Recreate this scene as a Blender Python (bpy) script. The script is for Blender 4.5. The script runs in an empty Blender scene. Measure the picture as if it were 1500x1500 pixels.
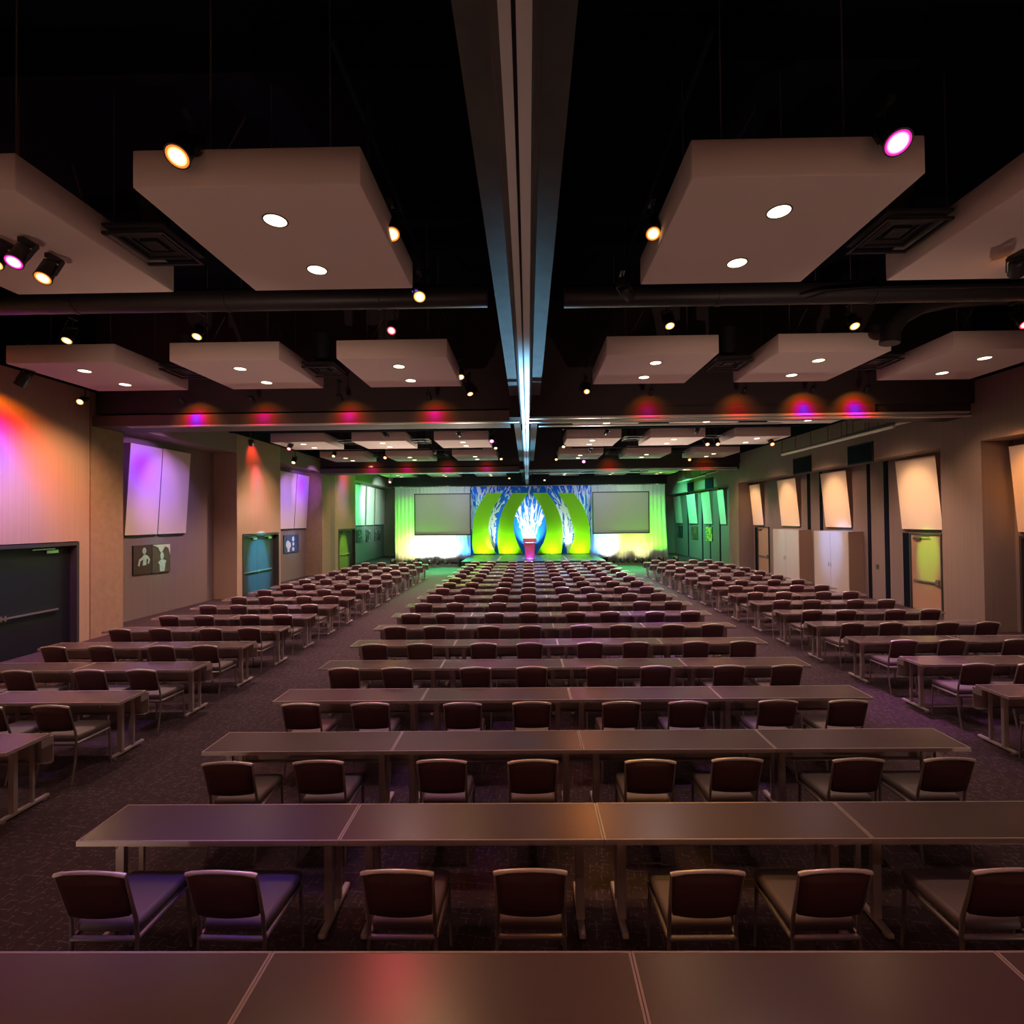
import bpy, math, random
from mathutils import Vector, Matrix
random.seed(7)
C = bpy.context.scene.collection
PI = math.pi

# ------------------------------------------------------------------ materials
def mat(name, col, rough=.6, metal=0., spec=.5, emit=None, estr=0., bump=None, tint=None):
    """bump=(scale, strength) noise relief; tint=(scale, amount) tonal variation of the surface"""
    m = bpy.data.materials.new(name); m.use_nodes = True
    n = m.node_tree.nodes; l = m.node_tree.links
    b = n['Principled BSDF']
    b.inputs['Base Color'].default_value = (*col, 1)
    b.inputs['Roughness'].default_value = rough
    b.inputs['Metallic'].default_value = metal
    b.inputs['Specular IOR Level'].default_value = spec
    if emit:
        b.inputs['Emission Color'].default_value = (*emit, 1)
        b.inputs['Emission Strength'].default_value = estr
    if bump or tint:
        tc = n.new('ShaderNodeTexCoord')
    if bump:
        nz = n.new('ShaderNodeTexNoise'); nz.inputs['Scale'].default_value = bump[0]; nz.inputs['Detail'].default_value = 4
        bp = n.new('ShaderNodeBump'); bp.inputs['Strength'].default_value = bump[1]; bp.inputs['Distance'].default_value = .01
        l.new(tc.outputs['Object'], nz.inputs['Vector']); l.new(nz.outputs['Fac'], bp.inputs['Height'])
        l.new(bp.outputs['Normal'], b.inputs['Normal'])
    if tint:
        nz = n.new('ShaderNodeTexNoise'); nz.inputs['Scale'].default_value = tint[0]; nz.inputs['Detail'].default_value = 5
        mx = n.new('ShaderNodeMix'); mx.data_type = 'RGBA'
        a = tint[1]
        mx.inputs[6].default_value = (*[c*(1-a) for c in col], 1)
        mx.inputs[7].default_value = (*[min(1, c*(1+a)) for c in col], 1)
        l.new(tc.outputs['Object'], nz.inputs['Vector']); l.new(nz.outputs['Fac'], mx.inputs[0])
        l.new(mx.outputs[2], b.inputs['Base Color'])
    return m

def wallcover(name, col):
    """fabric wallcovering with fine vertical strands"""
    m = mat(name, col, .85, spec=.2)
    n = m.node_tree.nodes; l = m.node_tree.links; b = n['Principled BSDF']
    tc = n.new('ShaderNodeTexCoord'); mp = n.new('ShaderNodeMapping'); mp.inputs['Scale'].default_value = (26, 26, .35)
    nz = n.new('ShaderNodeTexNoise'); nz.inputs['Scale'].default_value = 1; nz.inputs['Detail'].default_value = 3
    mx = n.new('ShaderNodeMix'); mx.data_type = 'RGBA'
    mx.inputs[6].default_value = (*[c*.86 for c in col], 1); mx.inputs[7].default_value = (*[c*1.12 for c in col], 1)
    l.new(tc.outputs['Object'], mp.inputs['Vector']); l.new(mp.outputs['Vector'], nz.inputs['Vector'])
    l.new(nz.outputs['Fac'], mx.inputs[0]); l.new(mx.outputs[2], b.inputs['Base Color'])
    return m

def carpet_mat():
    m = mat('carpet', (.05, .035, .035), .95, spec=.1)
    n = m.node_tree.nodes; l = m.node_tree.links; b = n['Principled BSDF']
    tc = n.new('ShaderNodeTexCoord')
    wob = n.new('ShaderNodeTexNoise'); wob.inputs['Scale'].default_value = 3.1; wob.inputs['Detail'].default_value = 2
    add = n.new('ShaderNodeVectorMath'); add.operation = 'MULTIPLY_ADD'
    add.inputs[1].default_value = (.07, .07, 0)
    l.new(tc.outputs['Object'], wob.inputs['Vector']); l.new(wob.outputs['Color'], add.inputs[0]); l.new(tc.outputs['Object'], add.inputs[2])
    facs = []
    for rot, sc in ((.0, 1.), (PI/2, 1.)):
        mp = n.new('ShaderNodeMapping'); mp.inputs['Rotation'].default_value = (0, 0, rot + .12)
        br = n.new('ShaderNodeTexBrick'); br.inputs['Scale'].default_value = 1.0
        br.inputs['Brick Width'].default_value = .20; br.inputs['Row Height'].default_value = .05; br.inputs['Mortar Size'].default_value = .004
        br.inputs['Mortar Smooth'].default_value = .3
        l.new(add.outputs[0], mp.inputs['Vector']); l.new(mp.outputs['Vector'], br.inputs['Vector'])
        brk = n.new('ShaderNodeTexNoise'); brk.inputs['Scale'].default_value = 14 if rot == 0 else 13; brk.inputs['Detail'].default_value = 2
        l.new(mp.outputs['Vector'], brk.inputs['Vector'])
        gt = n.new('ShaderNodeMath'); gt.operation = 'GREATER_THAN'; gt.inputs[1].default_value = .56
        l.new(brk.outputs['Fac'], gt.inputs[0])
        mu = n.new('ShaderNodeMath'); mu.operation = 'MULTIPLY'
        l.new(br.outputs['Fac'], mu.inputs[0]); l.new(gt.outputs[0], mu.inputs[1]); facs.append(mu)
    mxm = n.new('ShaderNodeMath'); mxm.operation = 'MAXIMUM'
    l.new(facs[0].outputs[0], mxm.inputs[0]); l.new(facs[1].outputs[0], mxm.inputs[1])
    base = n.new('ShaderNodeMix'); base.data_type = 'RGBA'
    base.inputs[6].default_value = (.046, .030, .036, 1); base.inputs[7].default_value = (.092, .062, .070, 1)
    big = n.new('ShaderNodeTexNoise'); big.inputs['Scale'].default_value = 14; big.inputs['Detail'].default_value = 6
    l.new(tc.outputs['Object'], big.inputs['Vector']); l.new(big.outputs['Fac'], base.inputs[0])
    mx = n.new('ShaderNodeMix'); mx.data_type = 'RGBA'; mx.inputs[7].default_value = (.17, .125, .14, 1)
    l.new(mxm.outputs[0], mx.inputs[0]); l.new(base.outputs[2], mx.inputs[6]); l.new(mx.outputs[2], b.inputs['Base Color'])
    return m

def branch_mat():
    """blue scenic drape; projected white branch light painted into its colour, in fans"""
    m = mat('branch_gobo_paint', (.03, .2, .9), .8, spec=.2)
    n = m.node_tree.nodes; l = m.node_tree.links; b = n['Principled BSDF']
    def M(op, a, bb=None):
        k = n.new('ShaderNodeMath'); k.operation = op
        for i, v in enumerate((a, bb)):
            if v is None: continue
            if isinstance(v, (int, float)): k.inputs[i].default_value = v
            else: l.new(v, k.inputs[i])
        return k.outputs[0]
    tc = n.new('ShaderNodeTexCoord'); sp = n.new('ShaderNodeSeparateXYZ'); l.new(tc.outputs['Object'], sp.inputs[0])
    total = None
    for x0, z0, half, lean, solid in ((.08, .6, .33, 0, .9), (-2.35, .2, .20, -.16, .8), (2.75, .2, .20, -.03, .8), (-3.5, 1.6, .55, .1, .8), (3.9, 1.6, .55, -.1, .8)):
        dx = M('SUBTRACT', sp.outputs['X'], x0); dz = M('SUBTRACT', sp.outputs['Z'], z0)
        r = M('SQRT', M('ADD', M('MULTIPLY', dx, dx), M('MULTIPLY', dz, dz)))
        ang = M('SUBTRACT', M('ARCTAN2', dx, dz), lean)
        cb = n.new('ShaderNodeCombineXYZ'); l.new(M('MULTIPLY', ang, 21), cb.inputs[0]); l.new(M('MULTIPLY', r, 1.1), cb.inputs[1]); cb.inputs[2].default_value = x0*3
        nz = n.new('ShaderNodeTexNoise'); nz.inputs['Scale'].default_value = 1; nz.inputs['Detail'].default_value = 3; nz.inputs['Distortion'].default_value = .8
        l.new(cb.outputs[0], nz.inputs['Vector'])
        thr = M('ADD', M('MULTIPLY', r, .06), .32)            # painted light streaks thick low, thin high
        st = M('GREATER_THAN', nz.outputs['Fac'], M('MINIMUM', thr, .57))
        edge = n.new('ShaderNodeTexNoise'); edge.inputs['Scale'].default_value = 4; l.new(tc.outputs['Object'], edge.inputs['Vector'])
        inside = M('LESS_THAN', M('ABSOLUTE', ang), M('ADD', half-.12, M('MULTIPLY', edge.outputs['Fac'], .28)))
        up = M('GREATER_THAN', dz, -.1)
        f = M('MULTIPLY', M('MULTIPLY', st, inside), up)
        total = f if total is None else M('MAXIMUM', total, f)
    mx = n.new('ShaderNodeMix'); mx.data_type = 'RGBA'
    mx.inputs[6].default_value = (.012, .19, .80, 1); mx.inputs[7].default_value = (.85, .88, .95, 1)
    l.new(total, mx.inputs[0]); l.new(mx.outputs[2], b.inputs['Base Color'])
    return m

def poster_mat(name, dark, light, seed, thr=.56, sc=4.0):
    m = mat(name, dark, .5)
    n = m.node_tree.nodes; l = m.node_tree.links; b = n['Principled BSDF']
    tc = n.new('ShaderNodeTexCoord'); mp = n.new('ShaderNodeMapping'); mp.inputs['Location'].default_value = (seed, seed*.7, seed*1.3)
    nz = n.new('ShaderNodeTexNoise'); nz.inputs['Scale'].default_value = sc; nz.inputs['Detail'].default_value = 4; nz.inputs['Distortion'].default_value = 1.2
    rp = n.new('ShaderNodeValToRGB'); rp.color_ramp.elements[0].position = thr-.03; rp.color_ramp.elements[1].position = thr+.05
    rp.color_ramp.elements[0].color = (*dark, 1); rp.color_ramp.elements[1].color = (*light, 1)
    l.new(tc.outputs['Object'], mp.inputs['Vector']); l.new(mp.outputs['Vector'], nz.inputs['Vector']); l.new(nz.outputs['Fac'], rp.inputs[0])
    l.new(rp.outputs[0], b.inputs['Base Color'])
    return m

M_ = dict(
    carpet=carpet_mat(),
    beige=wallcover('beige_wallcover', (.54, .40, .29)),
    mauve=wallcover('mauve_wallcover', (.27, .21, .20)),
    taupe=wallcover('taupe_wallcover', (.33, .255, .22)),
    concrete=mat('concrete_column', (.42, .30, .21), .9, spec=.2, bump=(18, .5), tint=(6, .18)),
    black=mat('black_paint', (.004, .007, .019), .85, spec=.15),
    beam=mat('beam_paint', (.05, .04, .042), .7, spec=.3),
    ledge=mat('beam_ledge', (.11, .085, .08), .6),
    steel=mat('dark_steel', (.10, .10, .10), .6, spec=.3, tint=(3, .35)),
    alu=mat('aluminium_track', (.60, .59, .59), .32),
    cloud=mat('cloud_fabric', (.74, .62, .58), .9, spec=.15, bump=(60, .1)),
    panel=mat('panel_fabric', (.88, .76, .64), .9, spec=.15, bump=(60, .1)),
    panelside=mat('panel_edge', (.30, .22, .19), .9, spec=.15),
    door=mat('black_door', (.030, .036, .042), .45), door1=mat('near_black_door', (.008, .010, .015), .5),
    frame=mat('door_frame', (.05, .048, .046), .5),
    wood=mat('tan_door', (.55, .34, .23), .5),
    chrome=mat('chrome', (.75, .73, .70), .25, metal=.9),
    cab=mat('cabinet_paint', (.62, .55, .50), .45),
    cabside=mat('cabinet_side', (.40, .28, .21), .6),
    top=mat('table_laminate', (.135, .092, .094), .27, spec=.9),
    band=mat('table_edge', (.50, .41, .40), .45),
    leg=mat('table_leg_paint', (.52, .43, .42), .45, metal=.1),
    modesty=mat('modesty_plastic', (.40, .33, .33), .6),
    back=mat('burgundy_vinyl', (.070, .021, .026), .6, bump=(120, .1)),
    seat=mat('seat_vinyl', (.20, .155, .16), .55, bump=(120, .1)),
    cframe=mat('chair_tube', (.34, .28, .27), .4, metal=.45),
    rail=mat('chair_rail', (.97, .88, .85), .38, metal=.5),
    can=mat('fixture_black', (.012, .012, .014), .5),
    pipe=mat('galvanised_duct', (.032, .03, .033), .45, metal=.4, bump=(8, .15)),
    diff=mat('diffuser_black', (.011, .011, .014), .55),
    rod=mat('hanger_rod', (.13, .11, .10), .5, metal=.3),
    white=mat('white_drape', (.80, .82, .80), .85, spec=.2),
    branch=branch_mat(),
    lime=mat('lime_stretch_fabric', (.24, .62, .012), .8, spec=.2),
    stage=mat('stage_deck', (.05, .09, .09), .35),
    skirt=mat('stage_skirt', (.02, .02, .024), .8),
    screen=mat('screen_fabric', (.40, .36, .34), .8),
    podium=mat('podium_acrylic', (.75, .16, .22), .3),
    tape=mat('white_tape', (.8, .85, .8), .6),
    tube=mat('white_reflector', (.75, .72, .66), .5),
    switch=mat('switch_plate', (.05, .05, .05), .5),
)
def glow(name, col, s, rim=None, R=.074):
    """lamp lens: hot centre, coloured filter glow towards the rim"""
    m = mat(name, (0, 0, 0), .5, emit=col, estr=s)
    if rim:
        n = m.node_tree.nodes; l = m.node_tree.links; b = n['Principled BSDF']
        tc = n.new('ShaderNodeTexCoord'); mp = n.new('ShaderNodeMapping'); mp.inputs['Scale'].default_value = (1/R, 1/R, 0)
        ln = n.new('ShaderNodeVectorMath'); ln.operation = 'LENGTH'
        rp = n.new('ShaderNodeValToRGB'); e = rp.color_ramp.elements
        e[0].position = .5; e[0].color = (*col, 1); e[1].position = .86; e[1].color = (*[c*.30 for c in rim], 1)
        k = e.new(.68); k.color = (*[.5*a+.2*c for a, c in zip(col, rim)], 1)
        l.new(tc.outputs['Object'], mp.inputs[0]); l.new(mp.outputs[0], ln.inputs[0]); l.new(ln.outputs['Value'], rp.inputs[0]); l.new(rp.outputs[0], b.inputs['Emission Color'])
    return m
G = dict(warm=glow('lens_warm', (1, .84, .50), 5), amber=glow('lens_amber', (1, .74, .36), 4, (1, .48, .08)), orange=glow('lens_orange', (1, .62, .28), 4, (1, .22, .02)),
         magenta=glow('lens_magenta', (1, .5, .9), 4, (1, .02, .45)), red=glow('lens_red', (1, .45, .5), 3.4, (1, .02, .06)), violet=glow('lens_violet', (.75, .4, 1), 4, (.3, .02, 1)),
         off=mat('lens_dark', (.03, .03, .035), .2), white=glow('lens_white', (1, .86, .66), 5))

# ------------------------------------------------------------------ mesh builder
class MB:
    def __init__(s): s.v = []; s.f = []; s.m = []; s.sm = []
    def add(s, vs, fs, mi=0, smooth=False):
        o = len(s.v); s.v += [tuple(v) for v in vs]
        for f in fs: s.f.append([i+o for i in f]); s.m.append(mi); s.sm.append(smooth)
    def box(s, x0, x1, y0, y1, z0, z1, mi=0):
        v = [(x, y, z) for z in (z0, z1) for y in (y0, y1) for x in (x0, x1)]
        s.add(v, [(0, 2, 3, 1), (4, 5, 7, 6), (0, 1, 5, 4), (2, 6, 7, 3), (0, 4, 6, 2), (1, 3, 7, 5)], mi); return s
    def bbox(s, x0, x1, y0, y1, z0, z1, r=.01, mi=0, n=3):
        """box with all edges rounded (superellipse-like lofted rings)"""
        rings = []
        prof = [(r*(1-math.cos(a)), r*(1-math.sin(a))) for a in [PI/2*i/n for i in range(n+1)]]
        lev = [(z0+q if False else z0 + r - r*math.sin(PI/2*i/n), r - r*math.cos(PI/2*i/n)) for i in range(n, -1, -1)]
        lev += [(z1 - r + r*math.sin(PI/2*i/n), r - r*math.cos(PI/2*i/n)) for i in range(0, n+1)]
        for z, ins in lev:
            ring = []
            for cx, cy, a0 in ((x1, y1, 0), (x0, y1, 1), (x0, y0, 2), (x1, y0, 3)):
                sx = 1 if cx == x1 else -1; sy = 1 if cy == y1 else -1
                for i in range(n+1):
                    a = PI/2*(a0 + i/n); rr = max(r-ins, 1e-4)
                    ring.append((cx - sx*r + rr*math.cos(a), cy - sy*r + rr*math.sin(a), z))
            rings.append(ring)
        k = len(rings[0]); vs = [p for R in rings for p in R]; fs = []
        for i in range(len(rings)-1):
            for j in range(k):
                fs.append((i*k+j, i*k+(j+1) % k, (i+1)*k+(j+1) % k, (i+1)*k+j))
        s.add(vs, fs, mi, True)
        s.add(rings[0][::-1], [tuple(range(k))], mi); s.add(rings[-1], [tuple(range(k))], mi); return s
    def tube(s, pts, rad, k=8, mi=0, cap=True, sx=1.0):
        """round tube along points; rad one number or one per point"""
        pts = [Vector(p) for p in pts]; n = len(pts)
        R = rad if isinstance(rad, (list, tuple)) else [rad]*n
        vs = []
        t0 = (pts[1]-pts[0]).normalized(); up = Vector((0, 0, 1)) if abs(t0.z) < .9 else Vector((1, 0, 0))
        for i, p in enumerate(pts):
            t = (pts[min(i+1, n-1)]-pts[max(i-1, 0)]).normalized()
            a = t.cross(up).normalized(); bb = t.cross(a)
            for j in range(k):
                q = 2*PI*j/k; vs.append(p + a*math.cos(q)*R[i]*sx + bb*math.sin(q)*R[i])
        fs = [(i*k+j, i*k+(j+1) % k, (i+1)*k+(j+1) % k, (i+1)*k+j) for i in range(n-1) for j in range(k)]
        s.add(vs, fs, mi, True)
        if cap:
            s.add(vs[:k], [tuple(range(k))[::-1]], mi); s.add(vs[-k:], [tuple(range(k))], mi)
        return s
    def bar(s, p, q, w, h, mi=0):
        """square bar from p to q"""
        return s.tube([p, q], [w*.7071, w*.7071], 4, mi)
    def prism_y(s, poly, y0, y1, mi=0):
        n = len(poly); vs = [(x, y0, z) for x, z in poly] + [(x, y1, z) for x, z in poly]
        s.add(vs, [tuple(range(n)), tuple(range(2*n-1, n-1, -1))] + [(i, i+n, (i+1) % n+n, (i+1) % n) for i in range(n)], mi); return s
    def prism_x(s, poly, x0, x1, mi=0):
        n = len(poly); vs = [(x0, y, z) for y, z in poly] + [(x1, y, z) for y, z in poly]
        s.add(vs, [tuple(range(n)), tuple(range(2*n-1, n-1, -1))] + [(i, i+n, (i+1) % n+n, (i+1) % n) for i in range(n)], mi); return s
    def mesh(s, name, mats):
        me = bpy.data.meshes.new(name); me.from_pydata([tuple(v) for v in s.v], [], s.f)
        for m in (mats if isinstance(mats, (list, tuple)) else [mats]): me.materials.append(m)
        me.polygons.foreach_set('material_index', s.m); me.polygons.foreach_set('use_smooth', s.sm)
        me.update(); fix(me)
        return me
    def build(s, name, mats, parent=None, loc=None):
        o = bpy.data.objects.new(name, s.mesh(name, mats)); C.objects.link(o)
        if parent: o.parent = parent
        if loc: o.location = loc
        return o
def fix(me):
    import bmesh
    b = bmesh.new(); b.from_mesh(me); bmesh.ops.recalc_face_normals(b, faces=b.faces); b.to_mesh(me); b.free()

def tag(o, label=None, cat=None, group=None, kind=None):
    if label: o['label'] = label
    if cat: o['category'] = cat
    if group: o['group'] = group
    if kind: o['kind'] = kind
    return o
def thing(name, label, cat, loc=(0, 0, 0), group=None, rot=(0, 0, 0)):
    o = bpy.data.objects.new(name, None); C.objects.link(o); o.location = loc; o.rotation_euler = rot
    o.empty_display_size = .1
    return tag(o, label, cat, group)
def copy_tree(o, parent=None):
    c = o.copy(); C.objects.link(c)
    if parent: c.parent = parent
    for ch in list(o.children): copy_tree(ch, c)
    return c
def struct(name, mb, m): return tag(mb.build(name, m), kind='structure')
ORD = ['', 'first', 'second', 'third', 'fourth', 'fifth', 'sixth', 'seventh', 'eighth', 'ninth', 'tenth', 'eleventh', 'twelfth', 'thirteenth',
       'fourteenth', 'fifteenth', 'sixteenth', 'seventeenth', 'eighteenth', 'nineteenth']

# ------------------------------------------------------------------ lights
def light_nodes(d, ramp, half):
    d.use_nodes = True; n = d.node_tree.nodes; l = d.node_tree.links
    em = n['Emission']
    tc = n.new('ShaderNodeTexCoord'); nm = n.new('ShaderNodeVectorMath'); nm.operation = 'NORMALIZE'
    sp = n.new('ShaderNodeSeparateXYZ'); ab = n.new('ShaderNodeMath'); ab.operation = 'ABSOLUTE'
    ac = n.new('ShaderNodeMath'); ac.operation = 'ARCCOSINE'; dv = n.new('ShaderNodeMath'); dv.operation = 'DIVIDE'; dv.inputs[1].default_value = half
    rp = n.new('ShaderNodeValToRGB'); e = rp.color_ramp.elements
    e[0].position = ramp[0][0]; e[0].color = (*ramp[0][1], 1); e[1].position = ramp[-1][0]; e[1].color = (*ramp[-1][1], 1)
    for p, c in ramp[1:-1]: k = e.new(p); k.color = (*c, 1)
    l.new(tc.outputs['Normal'], nm.inputs[0]); l.new(nm.outputs[0], sp.inputs[0]); l.new(sp.outputs['Z'], ab.inputs[0]); l.new(ab.outputs[0], ac.inputs[0])
    l.new(ac.outputs[0], dv.inputs[0]); l.new(dv.outputs[0], rp.inputs[0]); l.new(rp.outputs[0], em.inputs['Color'])
def spot(loc, to, watts, cone, col=(1, 1, 1), blend=.5, rad=.05, ramp=None, name='spot'):
    d = bpy.data.lights.new(name, 'SPOT'); d.energy = watts; d.color = col; d.spot_size = math.radians(cone); d.spot_blend = blend; d.shadow_soft_size = rad
    if ramp: light_nodes(d, ramp, math.radians(cone)/2)
    o = bpy.data.objects.new(name, d); C.objects.link(o); o.location = loc
    o.rotation_euler = (Vector(to)-Vector(loc)).to_track_quat('-Z', 'Y').to_euler()
    return o
WARM = (1, .66, .52)

# ------------------------------------------------------------------ room shell
XL, XLr, XR, XRr = -11.2, -12.1, 11.4, 12.2
Y0, Y1 = -8.0, 44.0
ZW, ZC = 6.35, 8.8
struct('floor', MB().box(-12.6, 12.6, Y0, Y1+.4, -.2, 0), M_['carpet'])
struct('ceiling', MB().box(-12.6, 12.6, Y0, Y1+.4, ZC, ZC+.2), M_['black'])
struct('wall_back', MB().box(-12.6, 12.6, Y1, Y1+.4, 0, ZC), M_['mauve'])
struct('wall_front', MB().box(-12.6, 12.6, Y0-.3, Y0, 0, ZC), M_['beige'])
struct('wall_left', MB().box(-12.6, XLr-.01, Y0, Y1, ZW, ZC).box(XLr-.01, XL, Y0, Y1, ZW, ZC), M_['black'])
struct('wall_right', MB().box(XRr, 12.6, Y0, Y1, ZW, ZC).box(XR, XRr, Y0, Y1, ZW, ZC), M_['black'])
def wl(y0, y1, z0, z1, m, x=XL): struct('wall_left', MB().box(-12.6, x, y0, y1, z0, z1), M_[m])
def wr(y0, y1, z0, z1, m, x=XR): struct('wall_right', MB().box(x, 12.6, y0, y1, z0, z1), M_[m])
wl(Y0, 9.2, 0, ZW, 'beige'); wl(9.2, 12.5, 2.52, ZW, 'beige'); wl(12.5, 12.82, 0, ZW, 'beige')
wl(9.2, 12.5, 0, 2.52, 'black', XL-.6)
wl(12.82, 12.86, 0, ZW, 'black', XL-.05)
wl(12.86, 13.9, 0, ZW, 'concrete')
wl(13.9, 19.38, 0, 5.62, 'mauve', XLr); wl(13.9, 19.38, 5.62, ZW, 'taupe')
wl(19.38, 19.75, 0, ZW, 'beige'); wl(19.75, 22.63, 2.48, ZW, 'beige'); wl(22.63, 22.82, 0, ZW, 'beige'); wl(19.75, 22.63, 0, 2.48, 'black', XL-.6)
wl(22.82, 27.46, 0, 5.62, 'mauve', XLr); wl(22.82, 27.46, 5.62, ZW, 'taupe')
wl(27.46, 28.6, 0, ZW, 'concrete'); wl(28.6, 29.3, 0, ZW, 'taupe')
wl(29.3, 29.8, 0, ZW, 'beige'); wl(29.8, 32.68, 2.48, ZW, 'beige'); wl(32.68, 32.8, 0, ZW, 'beige'); wl(29.8, 32.68, 0, 2.48, 'black', XL-.6)
wl(32.8, 42.4, 0, 5.62, 'mauve', XLr); wl(32.8, 42.4, 5.62, ZW, 'taupe'); wl(42.4, Y1, 0, ZW, 'taupe')
for a, b in ((Y0, 12.86), (14.12, 27.6), (28.96, 42.4)):
    if a < 0: wr(a, 11.3, 0, 4.79, 'mauve', XRr); wr(12.75, b, 0, 4.79, 'mauve', XRr); wr(11.3, 12.75, 2.4, 4.79, 'mauve', XRr); wr(11.3, 12.75, 0, 2.4, 'black', XRr+.25)
    else: wr(a, b, 0, 4.79, 'mauve', XRr)
    wr(a, b, 4.79, ZW, 'taupe')
wr(12.86, 14.12, 0, ZW, 'taupe'); wr(27.6, 28.96, 0, ZW, 'taupe'); wr(42.4, Y1, 0, ZW, 'taupe')
# narrow black reveals between the wall bays on the right
for a, b in ((17.29, 17.5), (18.2, 18.36), (21.13, 21.33), (22.04, 22.26), (32.28, 32.5), (34.08, 34.22), (35.55, 36.25-.5), (38.7, 38.9)):
    struct('trim_1', MB().box(XRr-.02, XRr+.02, a, b, 0, 4.79), M_['black'])

# beams across the room
def beam(y, z):
    struct('ceiling_beam', MB().box(XL, XR, y, y+.9, z+.33, ZC), M_['beam'])
    struct('ceiling_beam', MB().box(XL, -.45, y-.10, y+.9, z, z+.27), M_['ledge'])
    struct('ceiling_beam', MB().box(-.45, 8.85, y-.04, y+.9, z+.10, z+.33).box(8.85, XR, y+.12, y+.9, z+.02, z+.33), M_['beam'])
    t = thing('partition_track', 'pale aluminium partition track under the %s crossbeam, running both ways from the centre spine' % ('nearer' if y < 20 else 'farther'), 'track', (0, y, z))
    MB().box(-10.3, -.2, -.11, .02, -.035, -.003).build('rail', M_['alu'], t)
    MB().box(.05, 11.2, -.10, .0, .045, .095).build('rail', M_['alu'], t)
    MB().box(.05, 11.2, -.14, .0, -.05, .0).build('rail', M_['alu'], t)
    MB().box(.3, 6.5, .0, .14, -.13, -.10).build('soffit_plate', M_['alu'], t)
beam(13.0, 5.46); beam(27.3, 5.52)
beam_far = MB().box(XL, XR, 41.6, 42.4, 5.6, ZC); struct('ceiling_beam', beam_far, M_['beam'])

# centre spine carrying the partition track
sp = thing('ceiling_spine', 'long stepped steel spine with twin pale rails running down the middle of the ceiling', 'ceiling track', (-.045, 0, 0))
for a, b in ((-2, 12.5), (14.3, 26.6), (28.6, 41)):
    MB().box(-.375, .375, a, b, 6.0, 6.12).box(-.10, .10, a, b, 6.1, ZC).build('flange', M_['steel'], sp)
    MB().prism_y([(-.17, 6.0), (-.11, 5.46), (.11, 5.46), (.17, 6.0)], a, b).build('web', M_['steel'], sp)
for x0, x1 in ((-.075, -.012), (.012, .092)):
    MB().box(x0, x1, -2, 41, 5.40, 5.465).build('rail', M_['alu'], sp)

# ------------------------------------------------------------------ ceiling clouds and their downlights
CX = [-8.83, -5.70, -2.53, 2.55, 5.74, 8.97]
CY = [-8.9+4.9, .75, 5.58, 10.5, 15.75, 20.38, 25.0, 30.15, 34.8, 39.4]
HW = 1.045
cl = thing('ceiling_cloud', '', 'ceiling panel')
MB().bbox(-HW, HW, -HW, HW, 0, .35, .012, n=1).build('panel', M_['cloud'], cl)
for sx in (-.6, .6):
    for sy in (-.6, .6):
        MB().tube([(sx, sy, .35), (sx, sy, 2.75)], .008, 5).build('hanger_rod', M_['rod'], cl)
MB().tube([(-.6, -.6, .35), (-.25, -.6, 1.0)], .008, 5).build('brace_wire', M_['rod'], cl)
MB().tube([(.6, .3, .35), (.35, .3, 1.2)], .008, 5).build('brace_wire', M_['rod'], cl)
dl = thing('downlight', '', 'downlight')
ring = MB()
k = 24; vs = []
for r, z in ((.108, -.002), (.108, .0), (.124, .0), (.124, -.004), (.108, -.004)):
    vs += [(r*math.cos(2*PI*i/k), r*math.sin(2*PI*i/k), z-.001) for i in range(k)]
ring.add(vs, [(a*k+i, a*k+(i+1) % k, (a+1)*k+(i+1) % k, (a+1)*k+i) for a in range(4) for i in range(k)], 0, True)
ring.build('trim_ring', M_['rod'], dl)
dd = MB(); dd.add([(.108*math.cos(2*PI*i/k), .108*math.sin(2*PI*i/k), -.003) for i in range(k)], [tuple(range(k))]); dd.build('lens', G['warm'], dl)
sides = ['outermost on the left', 'middle on the left', 'innermost on the left', 'innermost on the right', 'middle on the right', 'outermost on the right']
first = True; nrow = 0
ROWNAME = {2: 'in the row overhead', 3: 'in the second row', 4: 'in the row just past the first beam', 5: 'in the middle row past the first beam',
           6: 'in the last row before the second beam', 7: 'in the row just past the second beam', 8: 'in the row above the stage front', 9: 'in the row behind the drapes'}
used_cl = used_dl = False
for j, y in enumerate(CY):
    for i, x in enumerate(CX):
        if 2 <= j <= 8:
            if used_cl: o = copy_tree(cl)
            else: o = cl; used_cl = True
            o.location = (x, y, 6.0)
            o['label'] = 'square grey ceiling cloud, %s, %s' % (sides[i], ROWNAME[j]); o['group'] = 'acoustic ceiling clouds'
        for sgn, w in ((-1, 'front'), (1, 'rear')):
            yy = y + .51*sgn
            lit = not (j == 2 and i in (1, 4)) and not (j == 4 and sgn < 0 and False)
            if 2 <= j <= 8 and lit:
                if used_dl: q = copy_tree(dl)
                else: q = dl; used_dl = True
                q.location = (x, yy, 6.0)
                q['label'] = '%s downlight of cloud %s, %s' % (w, sides[i].replace('outermost on the', 'outer').replace('middle on the', 'middle').replace('innermost on the', 'inner'), ROWNAME[j]); q['group'] = 'recessed downlights'
        if j <= 8 and not (j == 2 and i in (1, 4)):
            spot((x, y, 5.97), (x, y+.01, 0), {0: 15, 1: 15, 2: 110, 3: 400, 4: 560, 5: 640, 6: 640}.get(j, 160), 118, WARM if j < 3 else (1, .62, .57), .55, .12, name='downlight_beam')

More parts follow.
